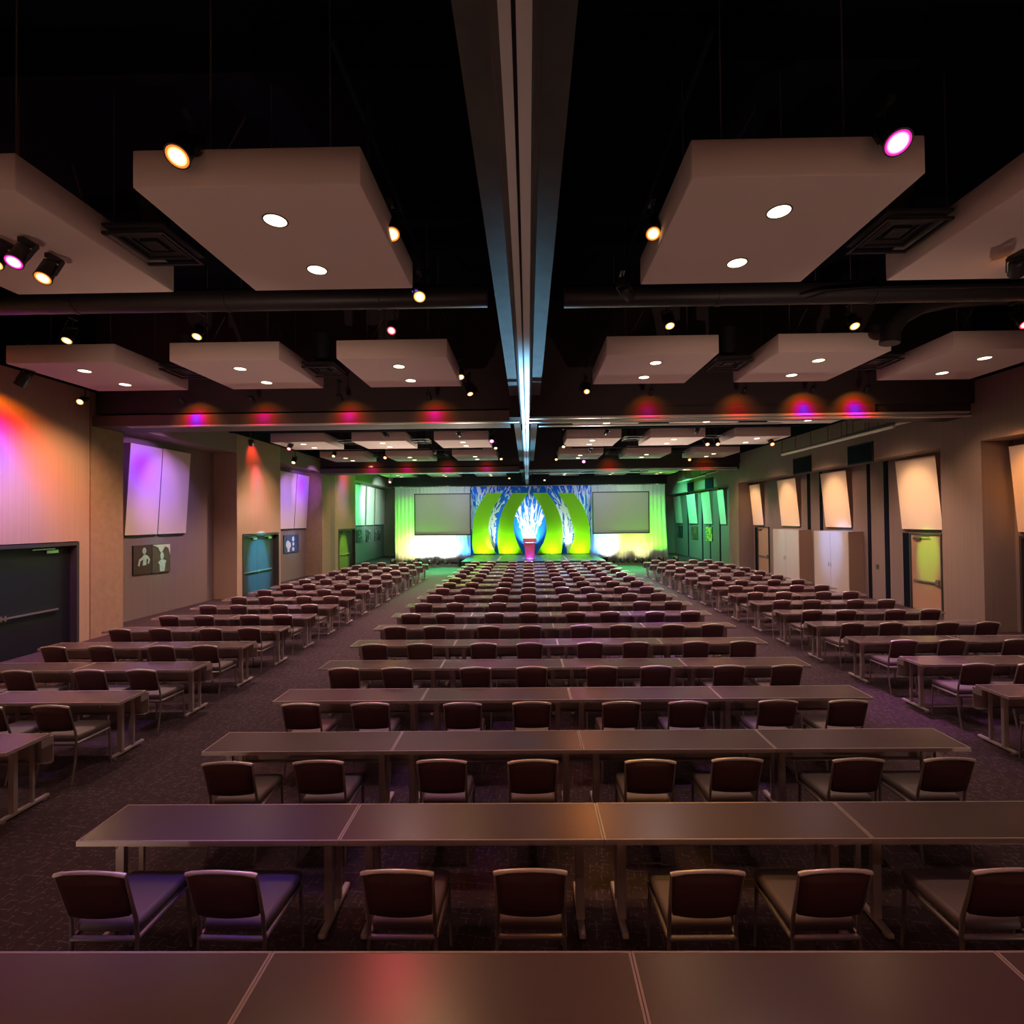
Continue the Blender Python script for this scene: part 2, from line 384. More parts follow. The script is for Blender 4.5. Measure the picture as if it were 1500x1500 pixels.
# square air diffusers between clouds
df = thing('air_diffuser', '', 'air vent')
for i, (a, z) in enumerate(((.36, 0.0), (.27, .03), (.19, .06))):
    m = MB(); w = .035
    m.box(-a, a, -a, -a+w, z, z+.03).box(-a, a, a-w, a, z, z+.03).box(-a, -a+w, -a+w, a-w, z, z+.03).box(a-w, a, -a+w, a-w, z, z+.03)
    m.build('frame', M_['diff'], df)
MB().box(-.36, .36, -.36, .36, .09, .12).box(-.10, .10, -.10, .10, .05, .09).build('plenum', M_['diff'], df)
MB().tube([(0, 0, .12), (0, 0, .8)], .17, 14).build('neck', M_['diff'], df)
used = False
for j in (2, 3, 5, 6):
    for i, x in enumerate((-7.27, -4.33, 4.27, 7.36)):
        o = copy_tree(df) if used else df; used = True
        o.location = (x, CY[j]+.25, 6.13)
        o['label'] = 'black square air diffuser between clouds, %s, %s' % (('outer left', 'inner left', 'inner right', 'outer right')[i], ROWNAME[j]); o['group'] = 'ceiling air diffusers'

# ducts
def duct(name, pts, r, label):
    t = thing(name, label, 'duct'); MB().tube(pts, r, 18).build('pipe', M_['pipe'], t); 
    n = 0
    for p, q in zip(pts[:-1], pts[1:]):
        L = (Vector(q)-Vector(p)).length
        if L < 2: continue
        for s in range(1, int(L/2.4)+1):
            c = Vector(p).lerp(Vector(q), s*2.4/L); d = (Vector(q)-Vector(p)).normalized()*.03
            MB().tube([c-d, c+d], r+.012, 18).build('band', M_['pipe'], t)
            MB().tube([(c.x, c.y, c.z+r), (c.x, c.y, ZC-.02)], .006, 5).build('hanger_rod', M_['black'], t)
duct('air_duct', [(-9.5, 7.9, 6.45), (-.6, 7.9, 6.45)], .17, 'dark round duct across the left ceiling behind the overhead clouds')
duct('air_duct', [(.6, 7.9, 6.42), (11.3, 7.9, 6.42)], .17, 'dark round duct across the right ceiling behind the overhead clouds')
duct('air_duct', [(-11, 3.4, 7.9), (-.5, 3.4, 7.9)], .3, 'large black duct high in the ceiling above the left overhead clouds')
duct('air_duct', [(.5, 3.4, 7.9), (11.3, 3.4, 7.9)], .3, 'large black duct high in the ceiling above the right overhead clouds')
duct('flexible_duct', [(11.3, 9.0, 6.80), (8.3, 9.0, 6.80), (7.5, 9.0, 6.76), (7.0, 9.0, 6.66), (6.62, 9.0, 6.46), (6.45, 9.0, 6.22), (6.42, 9.0, 5.98)], .16, 'bent grey duct elbow dropping ahead of the middle right cloud of the second row')
duct('conduit_rail', [(4.2, 7.6, 6.20), (4.5, 7.6, 6.29), (5.2, 7.6, 6.33), (11.2, 7.6, 6.36)], .02, 'thin curved grey conduit under the right duct')
for i, y in enumerate((2.2, 6.0, 9.0, 12.0, 16.5, 19.5, 22.5, 25.5)):
    struct('ceiling_joist', MB().box(XL, XR, y-.08, y+.08, 8.3, ZC), M_['black'])

# ------------------------------------------------------------------ track spotlights
def fixture_meshes():
    can = MB(); can.tube([(0, 0, .16), (0, 0, .13), (0, 0, -.03), (0, 0, -.10)], [.045, .075, .075, .085], 16)
    yoke = MB(); yoke.box(-.095, -.083, -.02, .02, -.02, .22).box(.083, .095, -.02, .02, -.02, .22).box(-.095, .095, -.02, .02, .22, .235)
    return can.mesh('can', M_['can']), yoke.mesh('yoke', M_['can'])
CAN, YOKE = fixture_meshes()
LENS = {}
for kk, mm in G.items():
    b = MB(); b.add([(.074*math.cos(2*PI*i/20), .074*math.sin(2*PI*i/20), -.102) for i in range(20)], [tuple(range(20))]); LENS[kk] = b.mesh('lens', mm)
def fixture(loc, aim, colour, label, stem=.35, scale=1.0):
    t = thing('track_spotlight', label, 'spotlight', loc, 'ceiling track spotlights')
    q = (Vector(aim)-Vector(loc)).to_track_quat('-Z', 'Y')
    for nm, me in (('can', CAN), ('yoke', YOKE), ('lens', LENS[colour])):
        o = bpy.data.objects.new(nm, me); C.objects.link(o); o.parent = t; o.rotation_euler = q.to_euler(); o.scale = (scale,)*3
    top = q @ Vector((0, 0, .235*scale))
    MB().tube([top, (top.x, top.y, top.z+stem)], .012, 6).box(top.x-.03, top.x+.03, top.y-.09, top.y+.09, top.z+stem-.01, top.z+stem+.04).build('stem', M_['can'], t)
    return t
# lamps: (position, aim point, lens colour, label)
FX = [
 ((-3.04, 4.42, 6.25), (-2.6, 1.0, 1.0), 'orange', 'orange-lit track spotlight above front edge of the innermost left overhead cloud', 1.25),
 ((-1.49, 5.60, 6.2), (-.3, 2.5, 1.2), 'orange', 'orange-lit spotlight at the spine side of the innermost left overhead cloud', 1.1),
 ((-1.52, 7.20, 6.2), (-.6, 3.0, .8), 'amber', 'amber-lit spotlight hanging behind the spine-side corner of the left overhead cloud', 1.1),
 ((-2.27, 8.55, 6.22), (-2.2, 3.5, .8), 'red', 'pink-red spotlight above the innermost left cloud of the second row', 1.0),
 ((-1.48, 11.26, 6.2), (-.2, 8.0, .8), 'amber', 'amber spotlight beside the spine-side edge of the second-row left cloud', 1.0),
 ((-1.45, 12.75, 6.2), (.2, 10.5, .8), 'amber', 'small amber spotlight just before the first crossbeam, left of the spine', 1.0),
 ((3.19, 4.36, 6.2), (2.0, .5, .8), 'magenta', 'large magenta spotlight at the outer front corner of the right overhead cloud', 1.3),
 ((1.44, 5.68, 6.2), (.8, 2.4, .8), 'orange', 'orange spotlight on the spine side of the right overhead cloud', 1.05),
 ((1.51, 12.75, 6.2), (1.2, 8.0, .8), 'orange', 'orange spotlight before the first crossbeam, right of the spine', 1.0),
 ((2.39, 8.46, 6.22), (2.6, 5.8, .8), 'amber', 'amber spotlight above the innermost right cloud of the second row', 1.0),
 ((5.55, 8.62, 6.22), (5.0, 5.2, .8), 'amber', 'amber spotlight above the middle right cloud of the second row', 1.0),
 ((8.43, 8.67, 6.22), (7.8, 4.6, .8), 'red', 'red spotlight above the outermost right cloud of the second row', 1.1),
 ((-8.0, 8.73, 6.22), (-7.2, 5.6, .8), 'amber', 'amber spotlight above the outermost left cloud of the second row', 1.0),
 ((-5.65, 8.63, 6.22), (-5.2, 5.6, .8), 'amber', 'amber spotlight above the middle left cloud of the second row', 1.0),
 ((-5.26, 5.16, 5.72), (-4.6, 1.8, .8), 'magenta', 'magenta spotlight in the cluster under the middle left overhead cloud', 1.0),
 ((-5.29, 5.50, 5.72), (-4.6, 2.4, .8), 'orange', 'orange spotlight in the cluster under the middle left overhead cloud', 1.0),
 ((-5.50, 5.19, 5.72), (-4.9, 2.2, .8), 'amber', 'amber spotlight in the cluster under the middle left overhead cloud', .9),
 ((-9.98, 9.88, 5.80), (-11.2, 10.0, 4.3), 'off', 'black spotlight close to the left wall, aimed at the wall', 1.1),
 ((-10.2, 11.46, 5.77), (-9.0, 8.2, 3.6), 'amber', 'small amber spotlight by the left wall before the concrete column', .9),
 ((1.45, 7.2, 6.15), (2.4, 9.0, 5.9), 'off', 'unlit black spotlight at the spine-side rear corner of the right overhead cloud', 1.0),
 ((5.55, 5.75, 5.72), (6.6, 6.9, 5.5), 'off', 'unlit black spotlight under the middle right overhead cloud', 1.0),
 # second bay
 ((-1.45, 15.3, 5.95), (-.9, 12.0, 1), 'amber', 'amber spotlight just past the first crossbeam, left of the spine', 1.0),
 ((-1.35, 19.2, 6.0), (-1.0, 15.0, 1), 'magenta', 'magenta spotlight left of the spine past the first crossbeam', 1.2),
 ((-1.35, 21.5, 6.05), (-.8, 18.0, 1), 'amber', 'amber spotlight left of the spine, between middle and last clouds', 1.0),
 ((-1.3, 25.0, 6.0), (-.8, 21.0, 1), 'amber', 'amber spotlight left of the spine before the second crossbeam', 1.0),
 ((1.45, 14.9, 5.9), (1.2, 11.0, 1), 'orange', 'amber-orange spotlight just past the first crossbeam, right of the spine', 1.0),
 ((1.5, 21.0, 6.0), (1.2, 17.0, 1), 'amber', 'amber spotlight right of the spine, between middle and last clouds', 1.0),
 ((1.45, 25.5, 6.0), (1.2, 21.0, 1), 'amber', 'amber spotlight right of the spine before the second crossbeam', 1.0),
 ((2.95, 26.6, 6.0), (2.4, 20.0, 1), 'magenta', 'magenta spotlight before the second crossbeam, right of the spine', 1.3),
 ((-2.5, 18.6, 6.1), (-2.5, 20.5, 5.9), 'off', 'unlit black spotlight under the innermost left cloud of the middle row', 1.0),
 ((2.9, 18.6, 6.1), (2.9, 20.5, 5.9), 'off', 'unlit black spotlight under the innermost right cloud of the middle row', 1.0),
 ((-5.2, 18.6, 6.1), (-5.0, 20.5, 5.5), 'off', 'unlit black spotlight under the middle left cloud of the middle row', 1.0),
 ((6.2, 18.6, 6.1), (6.4, 20.5, 5.5), 'off', 'unlit black spotlight under the middle right cloud of the middle row', 1.0),
 ((-4.3, 23.4, 6.1), (-4.3, 25, 5.6), 'off', 'unlit black spotlight before the last left clouds ahead of the second beam', 1.0),
 ((2.9, 23.4, 6.1), (2.9, 25, 5.6), 'off', 'unlit black spotlight before the last right clouds ahead of the second beam', 1.0),
 ((7.0, 19.8, 5.85), (6.5, 15, 1), 'orange', 'left of two orange spotlights side by side under the middle right cloud', 1.1),
 ((7.4, 19.8, 5.85), (7.0, 15, 1), 'orange', 'right of two orange spotlights side by side under the middle right cloud', 1.1),
 ((9.6, 20.0, 5.85), (9.0, 15, 1), 'orange', 'orange spotlight under the outermost right cloud of the middle row', 1.1),
 ((-9.25, 19.6, 5.85), (-9.0, 15, 1), 'red', 'red spotlight under the outermost left cloud of the middle row', 1.1),
 ((-10.2, 22.0, 5.6), (-9.6, 18, 1), 'amber', 'amber spotlight by the left wall past the blue-lit doors', 1.1),
 ((-8.9, 23.2, 6.0), (-8.6, 18, 1), 'amber', 'amber spotlight before the outermost left cloud of the last row', 1.0),
 ((-6.75, 24.0, 6.0), (-6.5, 18, 1), 'orange', 'orange spotlight between the last left clouds before the second beam', 1.1),
 ((-9.6, 17.5, 5.7), (-11.2, 20.8, 4.5), 'off', 'black spotlight on a bar near the left wall, aimed at the wall between recesses', 1.0),
 ((8.4, 26.4, 6.0), (8.0, 20.0, 1), 'orange', 'orange spotlight before the second crossbeam, right side', 1.1),
 ((9.6, 29.0, 5.75), (9.2, 24.0, 1), 'violet', 'violet spotlight past the second crossbeam, right side', 1.2),
 ((-8.3, 30.5, 5.35), (-8.0, 26.0, 1), 'red', 'pink-red spotlight past the second crossbeam, left side', 1.2),
 ((-1.2, 33.0, 5.7), (-.8, 30, 1), 'amber', 'small amber spotlight over the stage, left of the spine', 1.0),
 ((1.1, 33.0, 5.55), (.9, 30, 1), 'amber', 'small amber spotlight over the stage, right of the spine', 1.0),
]
LC = dict(orange=(1, .30, .06), amber=(1, .62, .28), red=(1, .06, .10), magenta=(1, .05, .55), violet=(.35, .08, 1))
for loc, aim, col, lab, s in FX:
    fixture(loc, aim, col, lab, .16 if loc[2] > 6.1 else .01 if (loc[2] < 5.73 and loc[1] < 6) else .5, s)
    if col in LC:
        d = (Vector(aim)-Vector(loc)).normalized()
        w = {'orange': 75, 'amber': 60, 'red': 100, 'magenta': 85, 'violet': 120}[col]*(.35 if loc[0] < -5 and loc[1] < 6 else 1)
        spot(Vector(loc)+d*.12*s, aim, w, 62, LC[col], .9, .06, name='spot_beam')
# track bars the spotlights clip to
def track(a, b, label):
    t = thing('light_track', label, 'light track', a)
    d = Vector(b)-Vector(a)
    m = MB(); m.bar((0, 0, 0), d, .04, .04); m.build('bar', M_['black'], t)
    for f in (.1, .5, .9):
        p = d*f; MB().tube([p, (p.x, p.y, ZC-.02-a[2])], .008, 5).build('hanger_rod', M_['black'], t)
track((-1.5, 3.9, 6.72), (-1.5, 12.6, 6.72), 'black track along the spine side of the left clouds')
track((1.47, 3.9, 6.72), (1.47, 12.6, 6.72), 'black track along the spine side of the right clouds')
track((-10.2, 8.62, 6.80), (-.8, 8.62, 6.80), 'black crosswise track ahead of the second-row left clouds')
track((.8, 8.58, 6.80), (10.4, 8.58, 6.80), 'black crosswise track ahead of the second-row right clouds')
track((-10.6, 17.9, 6.15), (-2.0, 17.9, 6.15), 'thin black bar below the left clouds past the first beam')
track((2.0, 17.9, 6.15), (9.6, 17.9, 6.15), 'thin black bar below the right clouds past the first beam')
track((-9.5, 22.7, 6.12), (-2.0, 22.7, 6.12), 'thin black bar below the last left clouds before the second beam')
track((2.0, 22.7, 6.12), (9.5, 22.7, 6.12), 'thin black bar below the last right clouds before the second beam')

spot((6.05, 5.95, 5.80), (5.3, 6.45, 6.0), 2.2, 90, (1, .34, .04), .9, .04, name='spot_beam')
# beam washers: multicolour LED spots grazing the crossbeams
HOT = [(0, (.55, .12, 3.0)), (.16, (.9, .02, 2.2)), (.34, (1.6, .0, .35)), (.55, (.9, .06, .0)), (.8, (.25, .08, .01)), (1, (0, 0, 0))]
RED = [(0, (1.6, .0, .7)), (.22, (1.4, .0, .25)), (.45, (1.0, .03, .02)), (.75, (.3, .08, .0)), (1, (0, 0, 0))]
ORA = [(0, (1.3, .02, .06)), (.3, (1.1, .06, .0)), (.65, (.5, .12, .01)), (1, (0, 0, 0))]
for i, (x, rp, e) in enumerate(((-8.5, HOT, 60), (-6.75, RED, 34), (-4.55, RED, 40), (-2.35, RED, 40), (3.1, RED, 34), (5.38, ORA, 34), (7.05, HOT, 80), (8.35, HOT, 80))):
    side = 'left' if x < 0 else 'right'
    if x < 0: loc, aim = (x-.05, 12.45, 5.98), (x, 12.98, 5.55)
    else: loc, aim = (x-.05, 12.45, 6.02), (x, 12.99, 5.60)
    fixture(loc, aim, 'off', 'small black beam washer, %s of four on the %s half of the first beam' % (ORD[(i % 4)+1], side), .3, .62)
    spot(Vector(loc)+(Vector(aim)-Vector(loc)).normalized()*.09, aim, e*.75, 120, ramp=rp, rad=.02, blend=.3, name='beam_washer')
for i, x in enumerate((-8.4, -6.5, -4.3, -2.2, 4.4, 9.5)):
    spot((x, 26.7, 6.0), (x, 27.28, 5.6), 22, 120, ramp=RED if x < 0 else ORA, rad=.02, blend=.3, name='beam_washer')

# ------------------------------------------------------------------ wall washing (LED spots of the room)
WASH = [(0, (.22, .06, 2.4)), (.34, (.34, .05, 1.9)), (.50, (1.1, .0, .5)), (.66, (1.1, .01, .03)), (.82, (.40, .07, .0)), (1, (0, 0, 0))]
VIO = [(0, (.40, .0, 2.6)), (.22, (.42, .02, 2.2)), (.5, (.40, .12, 1.1)), (.8, (.3, .12, .4)), (1, (.05, .02, .02))]
LAV = [(0, (.40, .18, 1.5)), (.5, (.40, .18, .9)), (1, (.12, .05, .1))]
spot((-10.09, 9.92, 5.69), (-11.2, 10.15, 4.05), 430, 126, ramp=WASH, blend=.2, name='wall_wash')
spot((-9.6, 14.7, 5.7), (-11.95, 15.6, 4.55), 360, 54, ramp=VIO, blend=.4, name='wall_wash')
spot((-9.4, 15.6, 5.6), (-12.0, 16.7, 3.7), 330, 58, ramp=LAV, blend=.5, name='wall_wash')
spot((-10.3, 20.5, 6.2), (-11.2, 20.9, 4.3), 160, 44, ramp=[(0, (.8, .3, 1.4)), (.5, (1.3, .1, .3)), (1, (0, 0, 0))], blend=.5, name='wall_wash')
spot((-10.6, 20.3, 6.25), (-11.2, 20.5, 5.6), 60, 70, (1, .06, .03), .8, name='wall_wash')
spot((-9.3, 25.3, 5.6), (-12.0, 26.6, 4.7), 420, 52, ramp=VIO, blend=.4, name='wall_wash')
spot((-9.3, 24.0, 5.6), (-12.0, 25.2, 3.9), 420, 56, ramp=LAV, blend=.5, name='wall_wash')
spot((-8.4, 20.8, 5.4), (-11.3, 21.2, 1.15), 8000, 22, (.03, .62, 1), .7, name='door_wash')
spot((-9.0, 25.2, 5.7), (-12.1, 25.8, 1.8), 500, 15, (.35, .5, 1), .7, name='poster_wash')
spot((-9.0, 15.8, 5.7), (-12.1, 16.35, 1.85), 260, 14, (.20, 1, .40), .6, name='poster_wash')
spot((-10.0, 30.6, 5.7), (-11.2, 30.8, 5.6), 60, 100, (1, .1, .22), .8, name='wall_wash')
spot((-9.6, 30.0, 5.7), (-11.2, 30.5, 4.6), 90, 60, (.25, .2, 1), .8, name='wall_wash')
spot((-8.5, 30.8, 5.4), (-11.2, 31.0, 1.05), 9000, 21, (.55, 1, .02), .7, name='door_wash')
spot((9.9, 15.5, 5.6), (12.2, 15.62, 1.72), 1500, 13, (.22, 1, .02), .6, name='door_wash')
spot((9.2, 19.6, 5.7), (11.65, 19.7, 2.1), 1500, 24, (.22, .40, 1), .8, name='cabinet_wash')
spot((9.2, 22.9, 5.7), (11.65, 23.0, 1.8), 330, 28, (.30, .7, .9), .8, name='cabinet_wash')
spot((9.6, 26.0, 5.2), (12.2, 26.4, 2.2), 60, 30, (.3, .3, 1), .8, name='door_wash')
# warm washes over the two long walls
for y, e in ((3, 300), (7, 300), (11.6, 420), (13.4, 340), (20.9, 300), (27.6, 200), (29.5, 160)):
    spot((-8.4, y-.3, 5.9), (-11.3, y+.2, 2.2), e*1.35, 84, (1, .55, .30), .8, .1, name='wall_wash_warm')
for y, e in ((16.5, 120), (25.4, 120)):
    spot((-8.0, y-.5, 5.9), (-12.1, y, 1.4), e, 70, (1, .62, .5), .8, .1, name='wall_wash_warm')
for y, e in ((12.3, 280), (15.6, 330), (19.6, 310), (23.4, 280), (27.4, 190)):
    spot((8.2, y-.4, 5.6), (12.0, y, 2.4), e, 66, (1, .55, .32), .8, .1, name='wall_wash_warm')
for y in (15.8, 20.0, 23.6, 26.9):
    spot((9.4, y, 5.2), (12.0, y, 3.55), 360, 40, (1, .56, .28), .8, .1, name='panel_wash')
spot((9.6, 11.6, 5.6), (12.2, 12.0, 3.4), 330, 40, (1, .36, .06), .7, name='wall_wash_warm')
# green and aqua spill of the stage wash over the far right and far left bays
for x, y, ax, az, e in ((8.2, 32.0, 12.1, 2.6, 900), (8.2, 36.5, 12.1, 2.6, 1300), (-8.2, 34.5, -12.0, 2.4, 1100)):
    spot((x, y, 5.2), (ax, y+1.0, az), e, 96, (.12, 1, .46), .8, .1, name='bay_wash')
spot((-8.6, 36.0, 5.3), (-12.0, 38.0, 4.2), 1300, 70, (.55, 1, .85), .8, name='bay_wash')
# added unseen lamps behind the camera, washing the entrance wall for bounced fill
for x in (-9, -5.4, -1.8, 1.8, 5.4, 9):
    spot((x, -4.6, 6.1), (x, Y0, 2.6), 560, 100, (1, .58, .52), .8, .1, name='rear_bounce_fill')

# added unseen lamps low in the two aisles, brightening the cloud undersides
for x in (-4.5, 4.7):
    spot((x, 1.3, .15), (x*.6, 6.2, 6.0), 170, 100, (1, .66, .50), .8, .1, name='aisle_fill')
    spot((x, 1.3, .15), (x*1.1, 10.8, 6.0), 620, 46, (1, .66, .50), .9, .1, name='aisle_fill')

# ------------------------------------------------------------------ doors
def panic_bar(parent, x, y0, y1, z, face):
    MB().box(min(x, x+face*.06), max(x, x+face*.06), y0, y0+.09, z-.06, z+.06).box(min(x+face*.03, x+face*.07), max(x+face*.03, x+face*.07), y0+.09, y1, z-.022, z+.022).build('panic_bar', M_['chrome'], parent)
def double_door(n, y0, y1, h, dm='door'):
    t = thing('door_%d' % n, None, None, (XL-.18, 0, 0)); tag(t, kind='structure')
    MB().box(.0, .21, y0, y0+.07, 0, h).box(.0, .21, y1-.07, y1, 0, h).box(0, .21, y0+.07, y1-.07, h-.08, h).build('door_frame', M_['frame'], t)
    ym = (y0+y1)/2-.12
    for a, b, flip in ((y0+.08, ym-.004, 1), (ym+.004, y1-.35, 0)):
        lf = MB().box(0, .045, a, b, .01, h-.09).build('door_leaf', M_[dm], t)
        if flip: panic_bar(lf, .045, b-.02, a+.12, .92, 1)
        else: panic_bar(lf, .045, a+.02, b-.1, .92, 1)
        MB().box(.045, .11, b-.40, b-.10, h-.24, h-.17).box(.10, .12, b-.75, b-.2, h-.15, h-.125).build('door_closer', M_['chrome'], lf)
    MB().box(0, .04, y1-.35, y1-.07, .01, h-.09).build('side_panel', M_[dm], t)
double_door(1, 9.2, 12.5, 2.50, 'door1'); double_door(2, 19.75, 22.63, 2.47); double_door(3, 29.8, 32.68, 2.47)
def single_door(n, y0, y1, h, m, dark_jamb=True):
    t = thing('door_%d' % n, None, None, (XRr, 0, 0)); tag(t, kind='structure')
    MB().box(-.06, .02, y0-.05, y0, 0, h+.05).box(-.06, .02, y1, y1+.06, 0, h+.05).box(-.06, .02, y0, y1, h, h+.05).build('door_frame', M_['frame'], t)
    lf = MB().box(-.03, .02, y0, y1, .01, h).build('door_leaf', M_[m], t)
    MB().box(-.09, -.03, y0+.04, y0+.16, .82, 1.0).box(-.08, -.045, y0+.16, y1-.12, .88, .93).build('panic_bar', M_['chrome'], lf)
    MB().box(-.09, -.03, y1-.42, y1-.14, h-.16, h-.08).box(-.10, -.08, y1-.8, y1-.2, h-.06, h-.04).build('door_closer', M_['frame'], lf)
single_door(4, 15.12, 16.28, 2.33, 'wood'); single_door(5, 25.85, 27.0, 2.38, 'wood')
t = thing('door_6', None, None, (XRr+.22, 0, 0)); tag(t, kind='structure')
MB().box(-.24, .02, 11.3, 11.36, 0, 2.4).box(-.24, .02, 12.69, 12.75, 0, 2.4).box(-.24, .02, 11.36, 12.69, 2.34, 2.4).build('door_frame', M_['frame'], t)
MB().box(-.02, .02, 11.36, 12.69, .01, 2.34).build('door_leaf', M_['door'], t)
for a, b in ((16.28, 16.62), (27.0, 27.35)):
    struct('trim_2', MB().box(XRr-.05, XRr, a+.07, b, 0, 2.38), M_['black'])

# ------------------------------------------------------------------ tilted acoustic wall panels
def wall_panel(side, y0, y1, z0, z1, label, tip=.24, foot=.06):
    sgn = 1 if side == 'left' else -1
    X = XLr if side == 'left' else XRr
    t = thing('acoustic_wall_panel', label, 'wall panel', (X+sgn*.003, 0, 0), 'tilted acoustic panels on the %s wall' % side)
    m = MB(); v = []
    for y in (y0, y1):
        v += [(0, y, z0), (sgn*foot, y, z0), (sgn*tip, y, z1), (0, y, z1)]
    m.add(v, [(1, 2, 6, 5)], 0); m.add(v, [(0, 1, 2, 3), (4, 7, 6, 5), (0, 4, 5, 1), (3, 2, 6, 7)], 1)
    m.build('wedge', [M_['panel'], M_['panelside']], t)
    MB().box(min(0, sgn*.05), max(0, sgn*.05), y0+.05, y1-.05, z0-.05, z0).build('cleat', M_['can'], t)
wall_panel('left', 15.0, 16.32, 2.59, 5.36, 'tall violet-lit panel, first after the concrete column, above dark poster')
wall_panel('left', 16.36, 17.7, 2.59, 5.38, 'tall lavender-lit panel beside the violet one, above green-lit poster')
wall_panel('left', 24.1, 25.92, 2.6, 5.40, 'tall pale blue-lit panel above the blue poster')
wall_panel('left', 25.98, 27.4, 2.6, 5.40, 'tall violet-lit panel against the second concrete column')
for i, (a, b, lab) in enumerate(((33.6, 37.2, 'first'), (37.6, 39.4, 'second'), (39.7, 41.2, 'third'), (41.25, 42.3, 'last'))):
    wall_panel('left', a, b, 2.64, 5.5, 'tall pale green-lit panel near the stage, %s of four on the left wall' % lab, .15)
wall_panel('right', 15.0, 16.62, 2.5, 4.69, 'cream panel above the green-lit door')
wall_panel('right', 19.2, 20.85, 2.5, 4.66, 'cream panel above the bluish cabinet')
wall_panel('right', 22.8, 24.45, 2.5, 4.66, 'cream panel above the greyish cabinet')
wall_panel('right', 26.3, 27.5, 2.5, 4.64, 'narrow cream panel above the tan door by the far pillar')
wall_panel('right', 11.1, 12.72, 2.5, 4.62, 'orange-lit panel above the dark door at the picture edge')
for i, (a, b, lab) in enumerate(((31.2, 32.2, 'first'), (33.6, 35.2, 'second'), (36.5, 38.4, 'third'), (40.0, 41.8, 'last'))):
    wall_panel('right', a, b, 2.5, 4.65, 'green-lit panel near the stage, %s of four on the right wall' % lab)

# posters
def poster(side, y0, y1, z0, z1, m, label, shapes=()):
    X = XLr if side == 'left' else XRr
    s = 1 if side == 'left' else -1
    t = thing('wall_picture', label, 'poster', (X+s*.004, (y0+y1)/2, (z0+z1)/2))
    h, w = (z1-z0)/2, (y1-y0)/2
    MB().box(min(0, s*.04), max(0, s*.04), -w, w, -h, h).build('canvas', M_['can'], t)
    MB().box(min(s*.04, s*.045), max(s*.04, s*.045), -w+.005, w-.005, -h+.005, h-.005).build('print', m, t)
    for k, (nm, poly, mt) in enumerate(shapes):
        e = .046+.001*k
        MB().prism_x([(a*w*.97, b*h*.97) for a, b in poly], min(s*e, s*(e+.001)), max(s*e, s*(e+.001))).build(nm, mt, t)
def oval(cx, cz, rx, rz, n=14): return [(cx+rx*math.cos(2*PI*i/n), cz+rz*math.sin(2*PI*i/n)) for i in range(n)]
PALE = mat('print_pale', (.55, .78, .66), .6, tint=(9, .35)); PALE2 = mat('print_cream', (.80, .86, .62), .6, tint=(7, .3)); WHT = mat('print_white', (.9, .92, .95), .6)
BRN = mat('print_umber', (.075, .035, .030), .5, tint=(5, .5)); OLV = mat('print_olive', (.11, .085, .05), .5, tint=(5, .5)); BLU = mat('print_slate', (.05, .08, .22), .5, tint=(4, .4))
poster('left', 15.35, 16.12, 1.36, 2.26, BRN, 'dark brown canvas with pale green figure, nearer of the pair below the violet panels',
       [('figure', oval(.15, .62, .22, .24), PALE), ('figure', [(.10, .36), (.30, .34), (.62, .20), (.80, -.05), (.66, -.36), (.48, -.30), (.58, -.04), (.40, .06), (.36, -.42), (-.06, -.42), (.02, .0), (-.28, -.10), (-.40, -.46), (-.56, -.40), (-.44, .02), (-.10, .18)], PALE)])
poster('left', 16.13, 16.95, 1.33, 2.26, OLV, 'olive and green canvas, farther of the pair below the violet panels',
       [('figure', [(-1, 1), (1, 1), (1, .2), (.78, .72), (.40, .84), (.10, .50), (-.12, .42), (-.40, .80)], PALE2), ('figure', oval(.05, .18, .20, .28), PALE), ('figure', [(-.12, -.10), (.22, -.10), (.56, -.22), (.42, -.40), (.34, -.95), (-.20, -.95), (-.24, -.42), (-.42, -.30)], PALE)])
poster('left', 24.9, 26.5, 1.38, 2.28, BLU, 'blue canvas with white shapes beside the blue-lit doors',
       [('figure', [(-.75, .2), (-.55, .45), (-.35, .30), (-.12, .05), (-.10, -.35), (-.28, -.55), (-.30, -.92), (-.55, -.92), (-.60, -.5), (-.78, -.2)], WHT), ('figure', oval(.22, .55, .16, .30), WHT), ('figure', oval(.24, -.05, .14, .22), WHT), ('figure', oval(.22, -.65, .17, .24), WHT)])
for i, (a, b) in enumerate(((35.5, 36.6), (37.6, 38.6), (39.8, 41.2))):
    poster('left', a, b, 1.4, 2.3, poster_mat('print_grey', (.06, .06, .05), (.4, .42, .36), 5.0+i, .55, 3), 'small dark canvas by the left drape, %s from the green door' % ORD[i+1])
poster('right', 33.7, 34.9, 1.35, 2.3, poster_mat('print_gold', (.3, .25, .05), (.85, .8, .15), 2.2, .5, 4), 'yellow canvas in the green recess on the right wall')
poster('right', 36.6, 38.0, 1.35, 2.3, poster_mat('print_brown', (.12, .07, .04), (.3, .2, .1), 6.6, .55, 3), 'brown canvas in the green recess on the right wall')
poster('right', 40.2, 41.4, 1.35, 2.3, poster_mat('print_dim', (.03, .03, .035), (.2, .2, .2), 9.1, .55, 3), 'dark canvas in the shaded recess beside the right drape')

